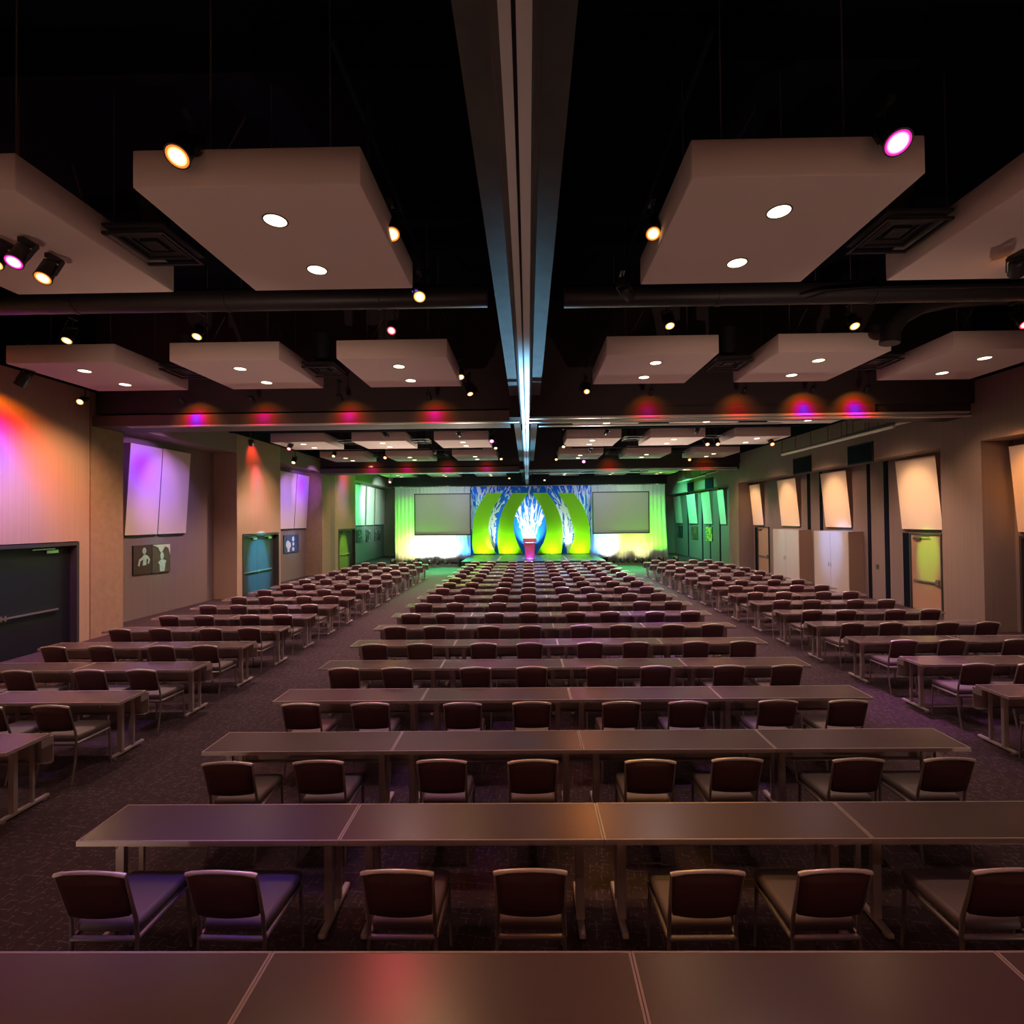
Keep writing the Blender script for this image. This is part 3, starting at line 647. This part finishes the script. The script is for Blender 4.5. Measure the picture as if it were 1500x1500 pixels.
# cabinets, dark header niches, switch, pendants on the right
def cabinet(y0, y1, h, label):
    t = thing('storage_cabinet', label, 'cabinet', (XRr-.004, y0, 0))
    D = .55
    MB().box(-D+.02, 0, 0, y1-y0, 0, h).build('body', M_['cabside'], t)
    w = (y1-y0)/2
    for a in (0, 1):
        d = MB().box(-D, -D+.02, a*w+.006, (a+1)*w-.006, .06, h-.01).build('door', M_['cab'], t)
        yy = w-.07 if a == 0 else w+.07
        MB().tube([(-D-.03, yy, 1.0), (-D-.03, yy, 1.15)], .01, 8).box(-D-.03, -D, yy-.006, yy+.006, 1.0, 1.012).box(-D-.03, -D, yy-.006, yy+.006, 1.138, 1.15).build('handle', M_['chrome'], d)
cabinet(18.62, 20.85, 2.36, 'tall two-door cabinet with bluish lit front, nearer of two on the right wall')
cabinet(22.0, 24.3, 2.36, 'tall two-door cabinet with greyish front, farther of two on the right wall')
for y0, y1, lab in ((16.8, 18.1, 'above the black wall slot'), (20.46, 21.8, 'between the two cream panels over cabinets'), (31.2, 32.6, 'in green light past the far pillar'), (34.9, 36.2, 'in green light closest to the stage')):
    t = thing('header_niche', 'flush black box drawn as a dark niche high on the right wall, %s' % lab, 'speaker', (XR, y0, 4.72), 'dark header niches')
    MB().box(-.05, -.003, 0, y1-y0, 0, .68).build('cabinet_box', M_['can'], t)
    MB().box(-.06, -.05, .04, y1-y0-.04, .04, .64).build('grille', M_['black'], t)  # flat black box stands in for the shade inside a recessed niche
for y, z in ((17.9, 1.15),):
    t = tag(MB().box(XRr-.015, XRr, y-.06, y+.06, z-.08, z+.08).build('light_switch', M_['switch']), 'small black switch plate on the right wall beside the black slot', 'switch')
def pendant(x, y0, y1, z, label):
    t = thing('linear_pendant', label, 'light fixture', (x, y0, z))
    MB().tube([(0, 0, 0), (0, y1-y0, 0)], .05, 10).build('tube', M_['tube'], t)
    MB().box(-.05, .05, 0, y1-y0, .06, .08).build('spine', M_['can'], t)
    k = 6
    for i in range(k+1):
        yy = (y1-y0)*i/k
        MB().tube([(0, yy, .05), (0, yy, .75)], .01, 6).build('drop_rod', M_['can'], t)
pendant(10.35, 14.4, 20.7, 5.45, 'long white pendant tube along the right wall, nearer the room')
pendant(10.85, 13.9, 17.6, 5.62, 'shorter white pendant tube tight to the right wall header')
pendant(10.2, 29.2, 34.6, 5.35, 'green-lit long pendant tube along the right wall near the stage')
pendant(10.8, 28.9, 32.4, 5.55, 'green-lit short pendant tube by the far right header')

# ------------------------------------------------------------------ stage end
def drape(name, x0, x1, y, z0, z1, m, label, amp=.032, pitch=.26, flare=0.):
    n = int((x1-x0)/pitch*8); vs = []; fs = []
    rows = 6
    for r in range(rows+1):
        f = r/rows; z = z0+(z1-z0)*f
        for i in range(n+1):
            x = x0+(x1-x0)*i/n
            a = amp*(1-.45*f)
            yy = y + a*math.sin(2*PI*(x-x0)/pitch+.6*math.sin(x*1.7)) + .4*a*math.sin(2*PI*(x-x0)/pitch*.37+f)
            xx = x + flare*(1-f)**2*(max(0, (x-(x1-.8))/.8) - max(0, ((x0+.8)-x)/.8))
            vs.append((xx, yy, z))
    w = n+1
    for r in range(rows):
        for i in range(n): fs.append((r*w+i, r*w+i+1, (r+1)*w+i+1, (r+1)*w+i))
    mb = MB(); mb.add(vs, fs, 0, True)
    t = thing(name, label, 'curtain', (0, 0, 0))
    o = mb.build('fabric', m, t); sd = o.modifiers.new('thick', 'SOLIDIFY'); sd.thickness = .008
    MB().tube([(x0-.05, y, z1+.02), (x1+.05, y, z1+.02)], .03, 10).build('pipe', M_['rod'], t)
    return t
drape('stage_drape', -9.02, -3.9, 34.3, .02, 5.2, M_['white'], 'pleated white drape left of the stage, lit green and yellow')
drape('stage_drape', 4.3, 9.25, 34.3, .02, 5.2, M_['white'], 'pleated white drape right of the stage, lit green and yellow', flare=.18)
drape('stage_drape', -3.9, 4.3, 34.45, .02, 5.2, M_['branch'], 'blue scenic drape with painted white branch light behind the lime panels', amp=.02, pitch=.6)
def smooth(pts, n=8):
    P = [pts[0]] + list(pts) + [pts[-1]]; out = []
    for i in range(1, len(P)-2):
        for k in range(n):
            t = k/n; a, b, c, d = P[i-1], P[i], P[i+1], P[i+2]
            out.append(tuple(.5*((2*b[j]) + (c[j]-a[j])*t + (2*a[j]-5*b[j]+4*c[j]-d[j])*t*t + (3*b[j]-a[j]-3*c[j]+d[j])*t**3) for j in (0, 1)))
    out.append(tuple(pts[-1])); return out
PAN = [
 ([(-2.72, 4.73), (-3.34, 3.78), (-3.65, 2.83), (-3.74, 1.87), (-3.74, 1.19), (-3.62, .69)], [(-1.69, 4.72), (-2.32, 3.7), (-2.6, 2.82), (-2.65, 2.14), (-2.54, 1.45), (-2.28, .9), (-2.12, .67)], 'outer left'),
 ([(-1.01, 4.71), (-1.59, 3.76), (-1.92, 2.81), (-2.03, 1.99), (-2.03, 1.18), (-1.96, .67)], [(.02, 4.7), (-.61, 3.75), (-.89, 3.07), (-.96, 2.39), (-.84, 1.71), (-.57, 1.02), (-.34, .65)], 'inner left'),
 ([(.29, 4.7), (.89, 3.74), (1.16, 2.91), (1.22, 2.23), (1.07, 1.55), (.79, 1.01), (.52, .64)], [(1.31, 4.69), (1.92, 3.72), (2.22, 2.77), (2.3, 1.95), (2.25, 1.13), (2.19, .63)], 'inner right'),
 ([(2.0, 4.68), (2.6, 3.72), (2.86, 2.9), (3.05, 2.08), (3.01, 1.53), (2.8, .99), (2.56, .62)], [(3.06, 4.67), (3.62, 3.84), (3.95, 3.02), (4.1, 2.2), (4.13, 1.38), (4.06, .61)], 'outer right')]
def resample(p, n):
    z0, z1 = p[0][1], p[-1][1]; out = []
    for i in range(n+1):
        z = z0+(z1-z0)*i/n
        for a, b in zip(p[:-1], p[1:]):
            if (a[1] >= z >= b[1]) or (b is p[-1]):
                t = 0 if a[1] == b[1] else (a[1]-z)/(a[1]-b[1]); out.append((a[0]+(b[0]-a[0])*min(1, t), z)); break
    return out
for L, R, lab in PAN:
    l_, r_ = resample(smooth(L), 28), resample(smooth(R), 28)
    poly = l_ + r_[::-1]
    t = thing('stretch_panel', 'tall curved lime fabric panel on stage, %s of the four' % lab, 'stage panel', (0, 33.8, 0), 'curved lime stage panels')
    mb = MB(); n = len(l_)
    vs = [(x, 0, z) for x, z in l_]+[(x, 0, z) for x, z in r_]+[(x, .06, z) for x, z in l_]+[(x, .06, z) for x, z in r_]
    fs = []
    for i in range(n-1):
        fs += [(i, i+1, n+i+1, n+i), (2*n+i, 3*n+i, 3*n+i+1, 2*n+i+1), (i, 2*n+i, 2*n+i+1, i+1), (n+i, n+i+1, 3*n+i+1, 3*n+i)]
    fs += [(0, n, 3*n, 2*n), (n-1, 3*n-1, 4*n-1, 2*n-1)]
    mb.add(vs, fs); mb.build('fabric', M_['lime'], t)
    xb = (l_[-1][0]+r_[-1][0])/2
    MB().box(xb-.7, xb+.7, -.1, .2, .60, .64).build('foot_plate', M_['skirt'], t)
st = thing('stage_platform', 'low dark stage platform in front of the blue drape', 'stage', (.25, 0, 0))
for i in range(4):
    MB().box(-4.05+i*2.03, -4.05+(i+1)*2.03-.01, 28.5, 34.1, .54, .60).build('deck', M_['stage'], st)
MB().box(-4.03, 4.03, 28.52, 34.0, 0, .54).build('skirt', M_['skirt'], st)
for x, lab in ((-1.75, 'left'), (2.2, 'right')):
    tag(MB().box(x-.04, x+.04, 29.0, 32.2, .600, .604).build('tape_strip', M_['tape']), 'white tape strip on the stage floor, %s of the podium' % lab, 'tape')
pd = thing('podium', 'red acrylic podium with purple glow standing on the stage', 'podium', (.08, 29.6, .60))
MB().prism_y([(-.34, .98), (-.28, .58), (-.24, .1), (.24, .1), (.28, .58), (.34, .98)], -.12, -.09).build('front_panel', M_['podium'], pd)
MB().prism_x([(-.1, 1.0), (-.1, .1), (.2, .1), (.2, 1.06)], -.27, -.24).build('side_panel', M_['podium'], pd)
MB().prism_x([(-.1, 1.0), (-.1, .1), (.2, .1), (.2, 1.06)], .24, .27).build('side_panel', M_['podium'], pd)
MB().prism_x([(-.2, 1.0), (-.2, 1.06), (.3, 1.22), (.3, 1.16)], -.40, .40).build('reading_top', M_['podium'], pd)
MB().box(-.42, .42, -.2, .3, 0, .04).box(-.28, .28, -.12, .22, .04, .1).build('base', M_['chrome'], pd)
MB().tube([(.1, .1, 1.1), (.1, .05, 1.3), (.06, -.08, 1.38)], .008, 6).build('microphone', M_['can'], pd)
spot((.08, 28.65, .70), (.08, 29.5, .95), 22, 60, (.45, .05, 1), .7, name='podium_light')
spot((.08, 26.9, 5.7), (.08, 29.5, 1.5), 260, 12, (1, .35, .35), .7, name='podium_light')
for x0, x1, lab in ((-7.53, -3.79, 'left'), (4.245, 8.0, 'right')):
    t = thing('projection_screen', 'grey framed projection screen hanging over the %s drape' % lab, 'screen', ((x0+x1)/2, 33.5, 1.93))
    w = (x1-x0)/2; h = 2.78
    MB().box(-w, w, 0, .05, 0, .07).box(-w, w, 0, .05, h-.07, h).box(-w, -w+.06, 0, .05, .07, h-.07).box(w-.06, w, 0, .05, .07, h-.07).build('frame', M_['can'], t)
    MB().box(-w+.06, w-.06, .02, .04, .07, h-.07).build('screen_surface', M_['screen'], t)
    for s in (-.8, .8): MB().tube([(s*w, .03, h), (s*w, .03, ZC-1.93)], .008, 5).build('hanging_cable', M_['can'], t)
# floor uplights
up = thing('floor_uplight', '', 'stage light')
MB().tube([(0, .08, .10), (0, -.02, .17), (0, -.12, .27)], [.07, .10, .11], 14).build('can', M_['can'], up)
MB().box(-.13, -.12, -.06, .06, 0, .2).box(.12, .13, -.06, .06, 0, .2).box(-.13, .13, -.1, .1, 0, .015).build('yoke', M_['can'], up)
UL = [-8.9, -8.1, -7.55, -7.0, -6.45, -5.9, -5.35, 5.55, 6.05, 6.5, 6.95, 7.4, 7.9]
for i, x in enumerate(UL):
    o = up if i == 0 else copy_tree(up); o.location = (x, 33.15, 0); o.rotation_euler = (0, 0, PI)
    n = i+1 if i < 7 else i-6
    o['label'] = 'small black floor uplight under the %s drape, %s counting from the left' % ('left' if i < 7 else 'right', ORD[n]); o['group'] = 'floor uplights along the drapes'
mh = thing('moving_head_light', '', 'stage light')
MB().box(-.16, .16, -.14, .14, 0, .14).build('base', M_['can'], mh)
MB().box(-.17, -.13, -.05, .05, .14, .46).box(.13, .17, -.05, .05, .14, .46).build('arm', M_['can'], mh)
MB().tube([(0, .12, .42), (0, .08, .42), (0, -.12, .44), (0, -.17, .45)], [.08, .125, .125, .11], 16).build('head', M_['can'], mh)
MB().tube([(0, -.165, .449), (0, -.18, .452)], .095, 16).build('lens', M_['chrome'], mh)
for i, (x, y, lab) in enumerate(((-8.6, 32.2, 'at the outer end of the left drape'), (-7.1, 32.2, 'among the left uplights'), (8.35, 32.2, 'inner of two by the right drape edge'), (9.3, 32.2, 'outer of two by the right drape edge'))):
    o = mh if i == 0 else copy_tree(mh); o.location = (x, y, 0); o['label'] = 'black moving-head light on the floor %s' % lab; o['group'] = 'moving-head lights'
for x, lab in ((-4.15, 'left'), (4.75, 'right')):
    t = thing('stage_monitor', 'black monitor wedge at the %s end of the stage' % lab, 'speaker', (x, 32.2, 0))
    MB().prism_x([(-.25, 0), (-.25, .12), (.05, .50), (.25, .50), (.25, 0)], -.28, .28).build('cabinet_box', M_['can'], t)
    MB().prism_x([(-.27, .13), (-.03, .44), (-.02, .43), (-.26, .12)], -.24, .24).build('grille', M_['black'], t)
struct('trim_3', MB().box(-5.2, -4.3, 33.9, 34.0, 0, .12).box(4.9, 5.5, 33.9, 34.0, 0, .12), M_['skirt'])

# coloured light on the drapes
for x in (-8.75, -8.1, -7.4, -6.7, -6.0, -5.3, 5.7, 6.4, 7.2, 8.0, 8.8):
    spot((x, 33.3, .30), (x, 34.3, 3.6), 330, 104, (.13, 1, .01), .8, .05, name='drape_uplight')
for x, e in ((-8.4, 90), (-7.7, 150), (6.2, 60), (7.0, 90), (7.7, 90)):
    spot((x, 33.0, .25), (x, 34.3, 1.0), e, 70, (1, .92, .36), .8, .05, name='drape_uplight')
for x, e in ((-7.2, 240), (-6.5, 330), (-5.7, 330), (-5.2, 150), (5.35, 200)):
    spot((x, 33.0, .3), (x, 34.3, 1.15), e, 66, (.95, .97, 1), .6, .05, name='drape_uplight')
for x in (-4.5, -4.2, 4.7, 5.0):
    spot((x, 33.5, .2), (x, 34.3, 1.6), 110, 84, (.01, .22, 1), .7, .05, name='drape_uplight')
for x in (-3.0, -1.4, 1.6, 3.4):
    spot((x, 32.9, .66), (x, 33.8, 1.2), 230, 100, (.62, 1, .08), .8, .05, name='panel_uplight')
for x in (-3.4, -1.1, 1.3, 3.6):
    spot((x, 29.5, 5.8), (x, 34, 3.2), 220, 60, (.55, .60, .80), .8, .05, name='front_light')
for x, e in ((.1, 1000), (-2.4, 160), (2.6, 160)):
    spot((x, 33.3, .75), (x, 34.4, 2.2), e, 70, (.9, .95, 1), .7, .05, name='branch_light')
for x in (-4.6, -2.4, 2.8, 4.6):
    spot((x, 31.5, 5.6), (x, 34.4, 4.4), 60, 80, (.35, .35, 1), .8, .05, name='top_light')
for x in (-1.5, 1.7):
    spot((x, 34.2, .7), (x, 34.6, 3.0), 60, 110, (.03, .35, 1), .6, .05, name='backlight')
for x in (-7.8, -5.6, 5.8, 8.0):
    spot((x, 30.5, 5.8), (x, 34.3, 4.3), 130, 76, (.42, .85, .62), .8, .05, name='front_light')
for x in (-5.65, 6.1):
    spot((x, 28.7, 5.9), (x, 33.5, 3.2), 330, 70, (1, .74, .68), .9, .05, name='screen_light')
spot((-7.2, 30.0, 5.6), (-7.5, 33.5, 3.4), 60, 30, (.2, .25, 1), .9, .05, name='screen_light')
# added bodiless lamps throwing colour on the stage clouds and along the spine
for x, c in ((-6.2, (.25, 1, .45)), (-2.6, (.25, .9, 1)), (2.8, (.25, .9, 1)), (6.2, (.25, 1, .45))):
    spot((x, 31.2, .75 if abs(x) < 4 else .15), (x, 29.8, 6.0), 3600, 70, c, .8, .05, name='cloud_fill')
for y, e, cn in ((26, 500, 16), (22, 1800, 14), (16, 2600, 9), (11, 5500, 6)):
    spot((-.05, 28.75, .66), (-.05, y, 5.45), e, cn, (.26, .66, 1), .9, .05, name='spine_fill')
# stage wash falling on the floor and the first rows: green at the sides, blue-white in the middle
for x, c, e in ((-5.0, (.06, 1, .30), 1500), (5.6, (.06, 1, .26), 1500), (-3.2, (.45, 1, .10), 800), (0.0, (.45, .62, 1), 1000), (2.2, (.4, .55, 1), 900), (4.2, (.55, .45, 1), 600)):
    spot((x, 30.6, 5.9), (x*1.02, 26.0, .2), e*2.6, 66, c, .8, .1, name='floor_wash')
for x, c in ((-5.0, (.05, 1, .28)), (5.7, (.05, 1, .24))):
    spot((x, 31.6, 5.9), (x*.98, 29.6, 0), 11000, 46, c, .9, .1, name='floor_wash')
# added bodiless warm lamps at the stage front, brightening the clouds over the audience
for x in (-7.0, -3.4, 3.5, 7.2):
    spot((x, 28.35, .66), (x, 20.0, 6.0), 3000, 42, (1, .82, .66), .9, .05, name='cloud_fill')
# added bodiless lamps tinting the tables in place of lamp reflections
for x, y, c, e in ((-2.6, 17.0, (.55, 1, .05), 420), (-2.8, 14.6, (.6, 1, .1), 300), (-2.9, 20.0, (.5, 1, .05), 420), (3.6, 15.5, (.3, .2, 1), 420), (2.6, 11.4, (.4, .12, 1), 330), (3.4, 18.6, (.35, .3, 1), 420), (.3, 17.2, (.35, .5, 1), 380), (-1.0, 20.5, (.5, .6, 1), 420), (1.2, 14.6, (.5, .5, 1), 300), (-.9, 11.5, (.6, .6, .8), 220),
                   (-1.05, 5.1, (.40, .14, 1), 80), (-2.3, 3.25, (.24, .12, 1), 130), (-1.7, 3.3, (.24, .12, 1), 70), (-2.3, 5.1, (1, .10, .12), 120), (-.4, 3.7, (1, .12, .10), 110), (.9, 3.8, (1, .55, .12), 150), (2.1, 5.0, (1, .50, .12), 150), (-.6, 1.7, (1, .12, .10), 14), (1.25, 1.8, (1, .45, .2), 18), (-2.4, 4.6, (.3, .14, 1), 80), (-1.6, 6.4, (.45, .18, 1), 110), (-2.6, 6.4, (1, .12, .16), 110), (.4, 6.4, (1, .2, .16), 110), (1.9, 6.4, (.4, .10, 1), 190), (2.4, 7.8, (.5, .12, 1), 200), (-.6, 7.8, (.6, .2, .8), 160), (-1.8, 9.1, (1, .15, .4), 180), (.8, 9.1, (.6, .3, 1), 180),
                   (5.7, 8.0, (.75, .22, .75), 190), (6.3, 6.6, (.6, .2, .8), 130), (6.5, 10.2, (.5, .15, 1), 230), (-6.2, 6.9, (.5, .25, 1), 160), (-5.2, 10.5, (1, .28, .1), 260)):
    spot((x, y+.7, 6.25), (x, y, .7), (e*1.2 if y < 3 else e*1.9 if y < 8 else e*5.5), 50 if y < 3 else 24, c, .95, .6 if y < 3 else .1, name='table_tint_fill')

# ------------------------------------------------------------------ tables and chairs
TW, TD, TH = 1.83, .457, .74
def table_parts():
    P = []
    P.append(('tabletop', MB().box(.012, TW-.012, .012, TD-.012, TH-.03, TH), M_['top']))
    P.append(('edge_band', MB().box(.002, TW-.002, 0, .012, TH-.034, TH+.001).box(.002, TW-.002, TD-.012, TD, TH-.034, TH+.001)
              .box(.002, .014, .012, TD-.012, TH-.034, TH+.001).box(TW-.014, TW-.002, .012, TD-.012, TH-.034, TH+.001), M_['band']))
    for x in (.15, TW-.15):
        m = MB(); m.bbox(x-.024, x+.024, .06, .59, .012, .05, .008, n=1).box(x-.02, x+.02, .09, .13, 0, .012).box(x-.02, x+.02, .52, .56, 0, .012)
        m.box(x-.030, x+.030, .195, .235, .05, TH-.034).box(x-.018, x+.018, .40, .425, .05, TH-.034).box(x-.03, x+.03, .10, .44, TH-.06, TH-.034)
        s = 1 if x < 1 else -1
        m.bar((x, .215, TH-.16), (x+s*.14, .215, TH-.04), .014, .014)
        P.append(('leg', m, M_['leg']))
    m = MB().box(.0, TW, .485, .495, .43, .705).box(.0, TW, .425, .485, .43, .436).box(0, TW, .46, .485, .70, .705)
    m.box(-.0, .02, .36, .485, .62, .70).box(TW-.02, TW, .36, .485, .62, .70)
    P.append(('modesty_panel', m, M_['modesty']))
    for x in (.24, TW-.24):
        m = MB(); m.tube([(x-.028, .03, TH-.034), (x-.024, .03, TH-.065), (x, .03, TH-.08), (x+.024, .03, TH-.065), (x+.028, .03, TH-.034)], .004, 6)
        P.append(('clip', m, M_['chrome']))
    return P
def chair_parts():
    P = []
    # seat cushion: wider at the front
    m = MB(); m.bbox(-.215, .215, -.17, .30, .445, .525, .034, n=3)
    m.v = [(x*(1 - .10*max(0, (.1-y)/.27)), y, z + (.008 if z > .49 and abs(x) < .17 else 0)) for x, y, z in m.v]
    P.append(('seat', m, M_['seat']))
    # backrest pad, slightly curved in plan and reclined
    m = MB(); nx, nz = 8, 5; vs = []; fs = []
    def yb(z): return -.185 - .10*max(0, (z-.5)/.38)
    for side in (0, 1):
        for k in range(nz+1):
            z = .60+(.873-.60)*k/nz
            hw = .186+.014*k/nz
            for i in range(nx+1):
                u = -1+2*i/nx
                zz = z + (.022*(1-u*u) if k == nz else 0)
                bow = .022*(1-u*u)
                vs.append((u*hw, yb(z) - bow + (.018 if side else -.016)*(1-.3*abs(u)**4), zz))
    w = nx+1; o = w*(nz+1)
    for k in range(nz):
        for i in range(nx):
            a = k*w+i; fs.append((a, a+1, a+w+1, a+w)); fs.append((o+a, o+a+w, o+a+w+1, o+a+1))
    for k in range(nz):
        for i in (0, nx):
            a = k*w+i; fs.append((a, a+w, o+a+w, o+a))
    for i in range(nx):
        for k in (0, nz):
            a = k*w+i; fs.append((a, a+1, o+a+1, o+a))
    m.add(vs, fs, 0, True); P.append(('backrest', m, M_['back']))
    # top rail
    pts = [(u*.212, -.285-.022*(1-u*u), .884+.028*(1-u*u)-.004*abs(u)**6) for u in [-1+2*i/12 for i in range(13)]]
    m = MB(); m.tube(pts, [.013, .014]+[.0115]*9+[.014, .013], 8); P.append(('top_rail', m, M_['rail']))
    for s in (-1, 1):
        m = MB(); m.tube([(s*.21, -.25, 0), (s*.205, -.20, .25), (s*.20, -.18, .44), (s*.197, -.188, .56), (s*.203, -.235, .71), (s*.208, -.283, .88)], [.010, .012, .013, .012, .010, .009], 8)
        P.append(('leg', m, M_['cframe']))
        m = MB(); m.tube([(s*.213, .285, 0), (s*.208, .27, .25), (s*.205, .26, .445)], [.010, .012, .013], 8)
        P.append(('leg', m, M_['cframe']))
    m = MB()
    for s in (-1, 1): m.bar((s*.20, -.182, .432), (s*.205, .27, .432), .026, .026)
    m.bar((-.20, -.184, .432), (.20, -.184, .432), .03, .03).bar((-.205, .262, .432), (.205, .262, .432), .026, .026)
    P.append(('seat_frame', m, M_['cframe']))
    return P
def proto(name, parts):
    r = bpy.data.objects.new(name, None); r.empty_display_size = .1; C.objects.link(r)
    for nm, m, mt in parts: m.build(nm, mt, r)
    return r
def proto_joined(name, parts):
    j = MB(); mats = []
    for nm, m, mt in parts:
        if mt not in mats: mats.append(mt)
        o = len(j.v); j.v += m.v; j.f += [[i+o for i in f] for f in m.f]; j.m += [mats.index(mt)]*len(m.f); j.sm += m.sm
    return j.build(name, mats)
LOD = 10
T1 = proto('training_table', table_parts()); T2 = proto_joined('training_table', table_parts())
K1 = proto('banquet_chair', chair_parts()); K2 = proto_joined('banquet_chair', chair_parts())
used = set()
def inst(p, x, y, z=0, rz=0):
    if p in used: o = copy_tree(p)
    else: o = p; used.add(p)
    o.location = (x, y, z); o.rotation_euler = (0, 0, rz); return o
ROW0, SP = 2.163, 1.351
NR = 18
blocks = (('centre', -3.162, 4, 1), ('left', -5.06-2*TW, 2, 3), ('right', 5.765, 2, 4))
rng = random.Random(3)
CH = {'centre': [-2.58, -1.815, -.765, .0, 1.0, 1.755, 2.745, 3.51], 'left': [-7.92, -7.15, -6.14, -5.40], 'right': [6.13, 6.88, 7.93, 8.68]}
where = {'centre': 'centre block', 'left': 'left side block', 'right': 'right side block'}
for bn, bx, nt, r0 in blocks:
    for r in range(r0, NR+1):
        y = ROW0+SP*(r-1)
        rr = r-r0+1
        rowtxt = '%s row from the camera' % ORD[rr]
        for k in range(nt):
            o = inst(T1 if r < LOD else T2, bx+k*TW, y)
            pos = ORD[k+1] + ' from the left' if nt == 4 else ('aisle-side' if (k == 1) == (bn == 'left') else 'wall-side')
            o['label'] = 'dark-topped training table, %s, %s, %s' % (pos, rowtxt, where[bn]); o['category'] = 'table'; o['group'] = 'training tables in the %s' % where[bn]
        if r == 1: continue
        for k, x in enumerate(CH[bn]):
            if bn == 'left' and r == 3 and k < 3: continue
            if bn == 'left' and r == 4 and k < 1: continue
            jx, jy, ja = rng.uniform(-.018, .018), rng.uniform(-.012, .012), rng.uniform(-.03, .03)
            o = inst(K1 if r < LOD else K2, x+jx, y-.255+jy, 0, ja)
            if bn == 'centre': pos = '%s from the left' % ORD[k+1]
            else:
                a = (4-k) if bn == 'left' else (k+1); pos = '%s from the aisle' % ORD[a]
            o['label'] = 'burgundy-backed banquet chair, %s, at the %s, %s' % (pos, rowtxt.replace(' row from the camera', ' table row'), where[bn]); o['category'] = 'chair'; o['group'] = 'banquet chairs in the %s' % where[bn]

# ------------------------------------------------------------------ camera, world, colour management
F, YAW, PITCH, ROLL, H, PX, PY = 743., math.radians(.674), math.radians(.852), math.radians(-.617), 2.942, 764.7, 749.7
cy_, sy_, cp, sp_ = math.cos(YAW), math.sin(YAW), math.cos(PITCH), math.sin(PITCH)
r0 = Vector((cy_, sy_, 0)); fw = Vector((-sy_*cp, cy_*cp, sp_)); u0 = Vector((sy_*sp_, -cy_*sp_, cp))
rt = r0*math.cos(ROLL) + u0*math.sin(ROLL); upv = -r0*math.sin(ROLL) + u0*math.cos(ROLL)
cam = bpy.data.cameras.new('camera'); co = bpy.data.objects.new('camera', cam); C.objects.link(co)
mw = Matrix.Identity(4)
for i in range(3): mw[i][0], mw[i][1], mw[i][2] = rt[i], upv[i], -fw[i]
mw[0][3], mw[1][3], mw[2][3] = 0, 0, H
co.matrix_world = mw
cam.sensor_width = 36; cam.sensor_height = 36; cam.lens = F/1500*36; cam.shift_x = -(PX-750)/1500; cam.shift_y = (PY-750)/1500
cam.clip_start = .05; cam.clip_end = 200
sc = bpy.context.scene; sc.camera = co
w = bpy.data.worlds.new('world'); sc.world = w; w.use_nodes = True
w.node_tree.nodes['Background'].inputs['Color'].default_value = (.01, .01, .015, 1); w.node_tree.nodes['Background'].inputs['Strength'].default_value = .2
vs_ = sc.view_settings; vs_.view_transform = 'Standard'; vs_.look = 'None'; vs_.gamma = 1; vs_.use_curve_mapping = False; vs_.exposure = 0
sc.cycles.use_denoising = True; sc.cycles.use_light_tree = True
sc.cycles.max_bounces = 6; sc.cycles.diffuse_bounces = 4; sc.cycles.glossy_bounces = 3; sc.cycles.sample_clamp_indirect = 4; sc.cycles.caustics_reflective = False; sc.cycles.caustics_refractive = False
